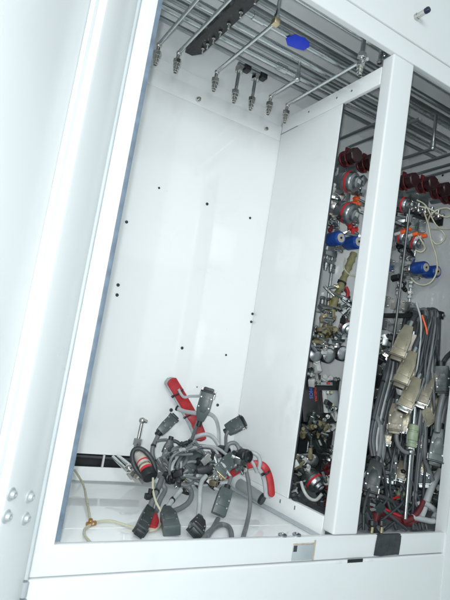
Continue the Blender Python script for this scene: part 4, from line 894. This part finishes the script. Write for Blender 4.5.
# fan of grey cables beside the post
for i in range(7):
    o = i * 2.1
    lab = ("dark cable", "grey cable", "thin dark cable", "light grey cable", "dark smooth cable", "grey thin cable", "dark outer cable")[i] + " " + ("hugging the white post", "one in from the post", "third from the post", "in the middle of the fan beside the post", "right of the fan's middle beside the post", "next to the fan's edge", "at the fan's right edge beside the brown connector")[i]
    cr(lab, [(391 + o * .7, 352, .17 - .004 * i), (386 + o, 372, .16 - .004 * i), (379 + o * 1.05, 396, .14), (373 + o * 1.1, 420, .125), (370 + o * 1.0, 440, .115), (372 + o * .8, 456, .105)], (.0062, .0056, .0048, .0052, .0062, .005, .006)[i], (CABLED, CABLE, CABLED, CABLEL, CABLED, CABLE, CABLED)[i], ties=(.3, .62) if i in (0, 4) else ())
for lab, pts, r, m in (
 ("thick grey cable rising in an S beside the post, above the low dark connector", [(372, 500, .08), (374, 480, .09), (380, 462, .10), (383, 446, .11), (380, 430, .12), (376, 416, .13)], .0095, CABLE),
 ("thick grey cable looping round the green cylinder connector", [(413, 452, .07), (405, 452, .075), (398, 445, .08), (396.5, 435, .085), (400, 428, .09), (407, 428, .09)], .0062, CABLE),
 ("thick grey cable hanging right of the silver rod", [(423, 398, .09), (425, 418, .085), (424, 440, .08), (426, 462, .075), (432, 480, .07)], .0090, CABLE),
 ("pair cable, left one, hanging at the frame's right edge", [(452, 372, .07), (444, 392, .06), (439, 412, .055), (437, 432, .05)], .0095, CABLE),
 ("pair cable, right one, hanging at the frame's right edge", [(456, 392, .06), (449, 408, .055), (446, 426, .05), (445, 446, .045)], .0090, CABLE),
 ("dark cable crossing low behind the silver rod", [(378, 478, .11), (392, 482, .11), (406, 486, .10), (420, 492, .09), (433, 486, .08)], .0070, CABLED),
 ("dark cable sagging above the red sleeves", [(370, 495, .09), (382, 497, .09), (395, 503, .09), (408, 510, .085), (421, 507, .08)], .0070, CABLED),
 ("brown edged dark cable right of the red sleeves", [(392, 488, .12), (403, 493, .11), (414, 500, .10), (424, 497, .09), (434, 500, .08)], .0062, CABLED),
 ("pale grey sleeve bending down at the lower right corner", [(441, 470, .07), (434, 482, .07), (429, 494, .065), (424, 508, .06), (420, 519, .055)], .0110, CABLEL),
 ("dark cable along the floor beside the post", [(364, 512, .06), (369, 522, .055), (374, 530, .05), (379, 537, .04)], .0095, CABLED)):
    cr(lab, pts, r, m)
# green cylinder connector and rod
gc = thing("cylinder_connector", "pale green cylindrical connector on a steel tube, low in the right compartment", "connector", at(411, 448, .075))
a, b2 = at(413.5, 424, .08), at(411, 446, .075); d = (b2 - a).normalized()
b = MB(); b.lathe(a, d, [(0, .0085), (.003, .0145), (.016, .0145), (.017, .0125), (.021, .0125), (.022, .015), (.042, .015), (.044, .0125), (.05, .0125), (.051, .0145), (.060, .0142), (.062, .0085)], 20); link("shell", b, GREENC, gc)
b = MB(); b.cyl(at(415, 405, .085), a, .0060, 12); link("stem", b, STEELD, gc)
b = MB(); b.hexa(b2 + d * .001, b2 + d * .014, .009); link("nut", b, CHROME, gc)
a, b2 = at(410.5, 452, .07), at(405, 519, .05); b = MB(); b.tube([a, a.lerp(b2, .5), b2], .0050, 12); b.ball(a, .009); tag(link("rod", b, STEELD), "silver rod leaning upright on the floor below the pale green connector", "rod")
# red sleeves and the clear ends
RG = "red sleeves lying low in the right compartment"
for lab, pts, r, m in (
 ("dark red sleeve curving along the floor, lowest of three", [(362, 506, .08), (372, 509, .075), (385, 514, .07), (398, 520, .06), (409, 523, .055), (417, 519, .055)], .0105, DRED),
 ("bright red sleeve lying over the lowest one", [(366, 504, .085), (378, 507, .08), (391, 513, .07), (404, 518, .06), (413, 518, .055)], .0072, RED),
 ("short dark red sleeve rising to the clear sleeve ends", [(402, 522, .05), (412, 518, .05), (419, 510, .05), (423, 501, .055)], .0085, DRED)):
    cabled(lab, pts, r, m, (), RG, name="red_sleeve", xmax=XR_, cat="sleeve")
cr("grey tube end pointing right at the tip of the red sleeves", [(412, 517, .05), (421, 519, .045), (430, 521, .04), (434, 521, .038)], .0085, CABLEL)
cr("pale tube bending over the red sleeves' tip", [(417, 505, .06), (424, 503, .055), (431, 507, .05), (436, 512, .05), (434, 518, .045)], .0085, CABLEL)
cr("thin red wire behind the silver rod", [(388, 500, .10), (398, 497, .10), (408, 492, .10), (414, 494, .095)], .0036, RED, name="wire")
# pins at the sill
pn = thing("gold_pin", "gold pins on dark bases standing at the foot of the white post", "pins", at(371, 537, .03))
for px in (371, 380.5):
    p = at(px, 537, .03); b = MB(); b.cyl((p[0], p[1], .001), (p[0], p[1], .016), .0042, 10, ch=.001); link("pin", b, BRASS, pn)
    b = MB(); b.cyl((p[0] + .001, p[1] + .002, .0165), (p[0] + .002, p[1] + .004, .028), .0085, 12, ch=.001); link("base", b, BLACK, pn)
for px, py, yy_, n_, sd, sp_, lab in ((402, 428, .16, 9, 41, .05, "steel fittings packed behind the brown slim connector"), (428, 445, .12, 9, 42, .05, "steel and dark fittings right of the pale green connector"), (393, 470, .15, 10, 43, .055, "brass toned fittings behind the low dark connectors"),
     (414, 478, .12, 8, 44, .045, "brass and steel fittings behind the silver rod"), (436, 478, .09, 8, 45, .04, "steel fittings at the lower right beside the pale sleeve"), (441, 500, .07, 8, 46, .04, "greenish fittings heaped at the lower right corner"),
     (391, 345, .2, 8, 47, .04, "bright steel fittings left of the topmost beige connector"), (389, 365, .2, 8, 48, .04, "dark steel fittings between the post and the beige connectors"), (388, 497, .12, 9, 49, .04, "dark fittings under the crossing cables beside the post"), (372, 512, .07, 6, 50, .03, "dark fittings on the floor at the post's foot"),
     (446, 415, .10, 7, 51, .04, "dark fittings behind the pair cables"), (398, 282, .26, 7, 52, .022, "steel nuts and fittings under the blue actuators right of the post"), (400, 218, .26, 8, 53, .035, "dark valve fittings below the dark maroon knobs right of the post"), (404, 250, .28, 8, 54, .035, "steel fittings around the regulators right of the post")):
    clutter(lab, "fittings", px, py, yy_, n_, sd, sp_, (GREENC, STEELD, BRASS, WHITEP) if sd == 46 else (STEELD, CHROME, BLACK, BRASS, HOODD) if sd in (42, 43, 44, 48, 51) else (BLACK, HOODD, STEELD, DRED) if sd in (49, 50, 53) else (CHROME, STEELD, STEEL, BLACK), sz=.7, rs=(.007, .013))

rt = random.Random(57)
for i in range(52):
    x0 = rt.uniform(411, 436); y0 = .19 - (x0 - 411) / 25 * .08
    x1 = 384 + (x0 - 411) * 1.7 + rt.uniform(-8, 8); yb = rt.uniform(400, 512)
    pts = [(x0 - 4, 320, y0 + .04), (x0, 311.5, y0 + .004), (x0 + 2.5, 318, y0 - .022)]
    for t in (.25, .5, .75, 1.0):
        pts.append((x0 + 2 + (x1 - x0) * t + rt.uniform(-3, 3), 318 + (yb - 318) * t, max(.075, y0 - .03 - .03 * t + rt.uniform(-.012, .012))))
    cabled("thin cable hanging in the curtain below the black bar", pts, rt.choice((.0030, .0036, .0044)), rt.choice((CABLED, CABLED, RUBBER, CABLE, CABLED)), (), "thin cables hanging in a curtain below the black bar", xmax=XR_)
for i in range(14):
    x0 = rt.uniform(364, 440); pts = [(x0 + rt.uniform(-4, 4), 400 + k * 25 + rt.uniform(-6, 6), .15 - .018 * k + rt.uniform(-.015, .015)) for k in range(5)] + [(x0 + rt.uniform(-6, 6), 530, .06)]
    pts = [(a + k * rt.uniform(-4, 4), b_, c) for k, (a, b_, c) in enumerate(pts)]
    cabled("thin cable weaving low between the dark connectors of the right compartment", pts, rt.choice((.0036, .0046)), rt.choice((CABLED, RUBBER, CABLED)), (), "thin cables low in the right compartment", xmax=XR_)

b = MB(); b.box((1.0, D - .012, .02), (XR - .012, D - .002, .40), .001); tag(link("shade_board", b, SHADE), "added black board for the dark gaps between the lower cables of the right compartment", "board")  # board added to paint the deep shade between the hanging cables
for px, py, sd, lab in ((380, 470, 83, "dark fittings at the left edge of the low cables beside the post"), (410, 462, 84, "dark and brown fittings behind the pale green connector"), (432, 462, 85, "dark fittings at the right of the silver rod"), (400, 500, 86, "black and steel fittings above the red sleeves"), (440, 440, 87, "dark fittings by the low grey connector at the frame's right edge")):
    clutter(lab, "fittings", px, py, .105, 10, sd, .045, (BLACK, HOODD, HOOD, STEELD, WARM, GREENC), sz=.6, rs=(.006, .012))


# ------------------------------------------------------------------ light
wd = bpy.data.worlds.new("World"); S.world = wd; wd.use_nodes = True
bg = wd.node_tree.nodes["Background"]; bg.inputs[0].default_value = (.79, .945, .965, 1); bg.inputs[1].default_value = .46
def lamp(name, kind, loc, power, size, tgt=None, col=(1, 1, 1), sy=None):
    l = bpy.data.lights.new(name, kind); l.energy = power; l.color = col
    o = bpy.data.objects.new(name, l); COL.objects.link(o); o.location = loc
    if kind == 'AREA':
        l.shape = 'RECTANGLE'; l.size = size; l.size_y = sy or size
        o.rotation_euler = (V(tgt) - V(loc)).to_track_quat('-Z', 'Y').to_euler()
    else: l.shadow_soft_size = size
    return o
lamp("phone_flash_and_glint", 'POINT', CAMP + V((-.022, .0, .012)), 25.0, .012, col=(.925, .985, 1))
lamp("phone_flash_and_glint", 'POINT', (-.478, -.871, .356), 5.0, .012, col=(.925, .985, 1))  # added lamp left of the lens, placed for a second glint on the divider
sp = lamp("fill_spot", 'SPOT', (-1.3, -4.2, .0), 90, .45, col=(.95, .98, 1))  # added fill light behind the camera, evens out front and interior
sp.rotation_euler = (V((.40, .3, .36)) - V(sp.location)).to_track_quat('-Z', 'Y').to_euler(); sp.data.spot_size = math.radians(34); sp.data.spot_blend = 1.0
lamp("ceiling_and_fill_lamp", 'AREA', (1.15, -2.3, 1.75), 4, 1.9, (.4, .2, .6), (.92, .975, 1), 1.3)
lamp("ceiling_and_fill_lamp", 'AREA', (-.6, -1.9, 1.6), 24, 1.1, (.5, .25, .1), (.93, .98, 1), .5)  # added fill from upper left, lifts the floor and divider
vs = S.view_settings; S.display_settings.display_device = 'sRGB'
vs.view_transform = 'Standard'; vs.look = 'None'; vs.exposure = -0.06; vs.gamma = 1
S.render.engine = 'CYCLES'
S.cycles.max_bounces = 8; S.cycles.diffuse_bounces = 7; S.cycles.glossy_bounces = 4
S.cycles.use_denoising = True
S.cycles.sample_clamp_indirect = 6
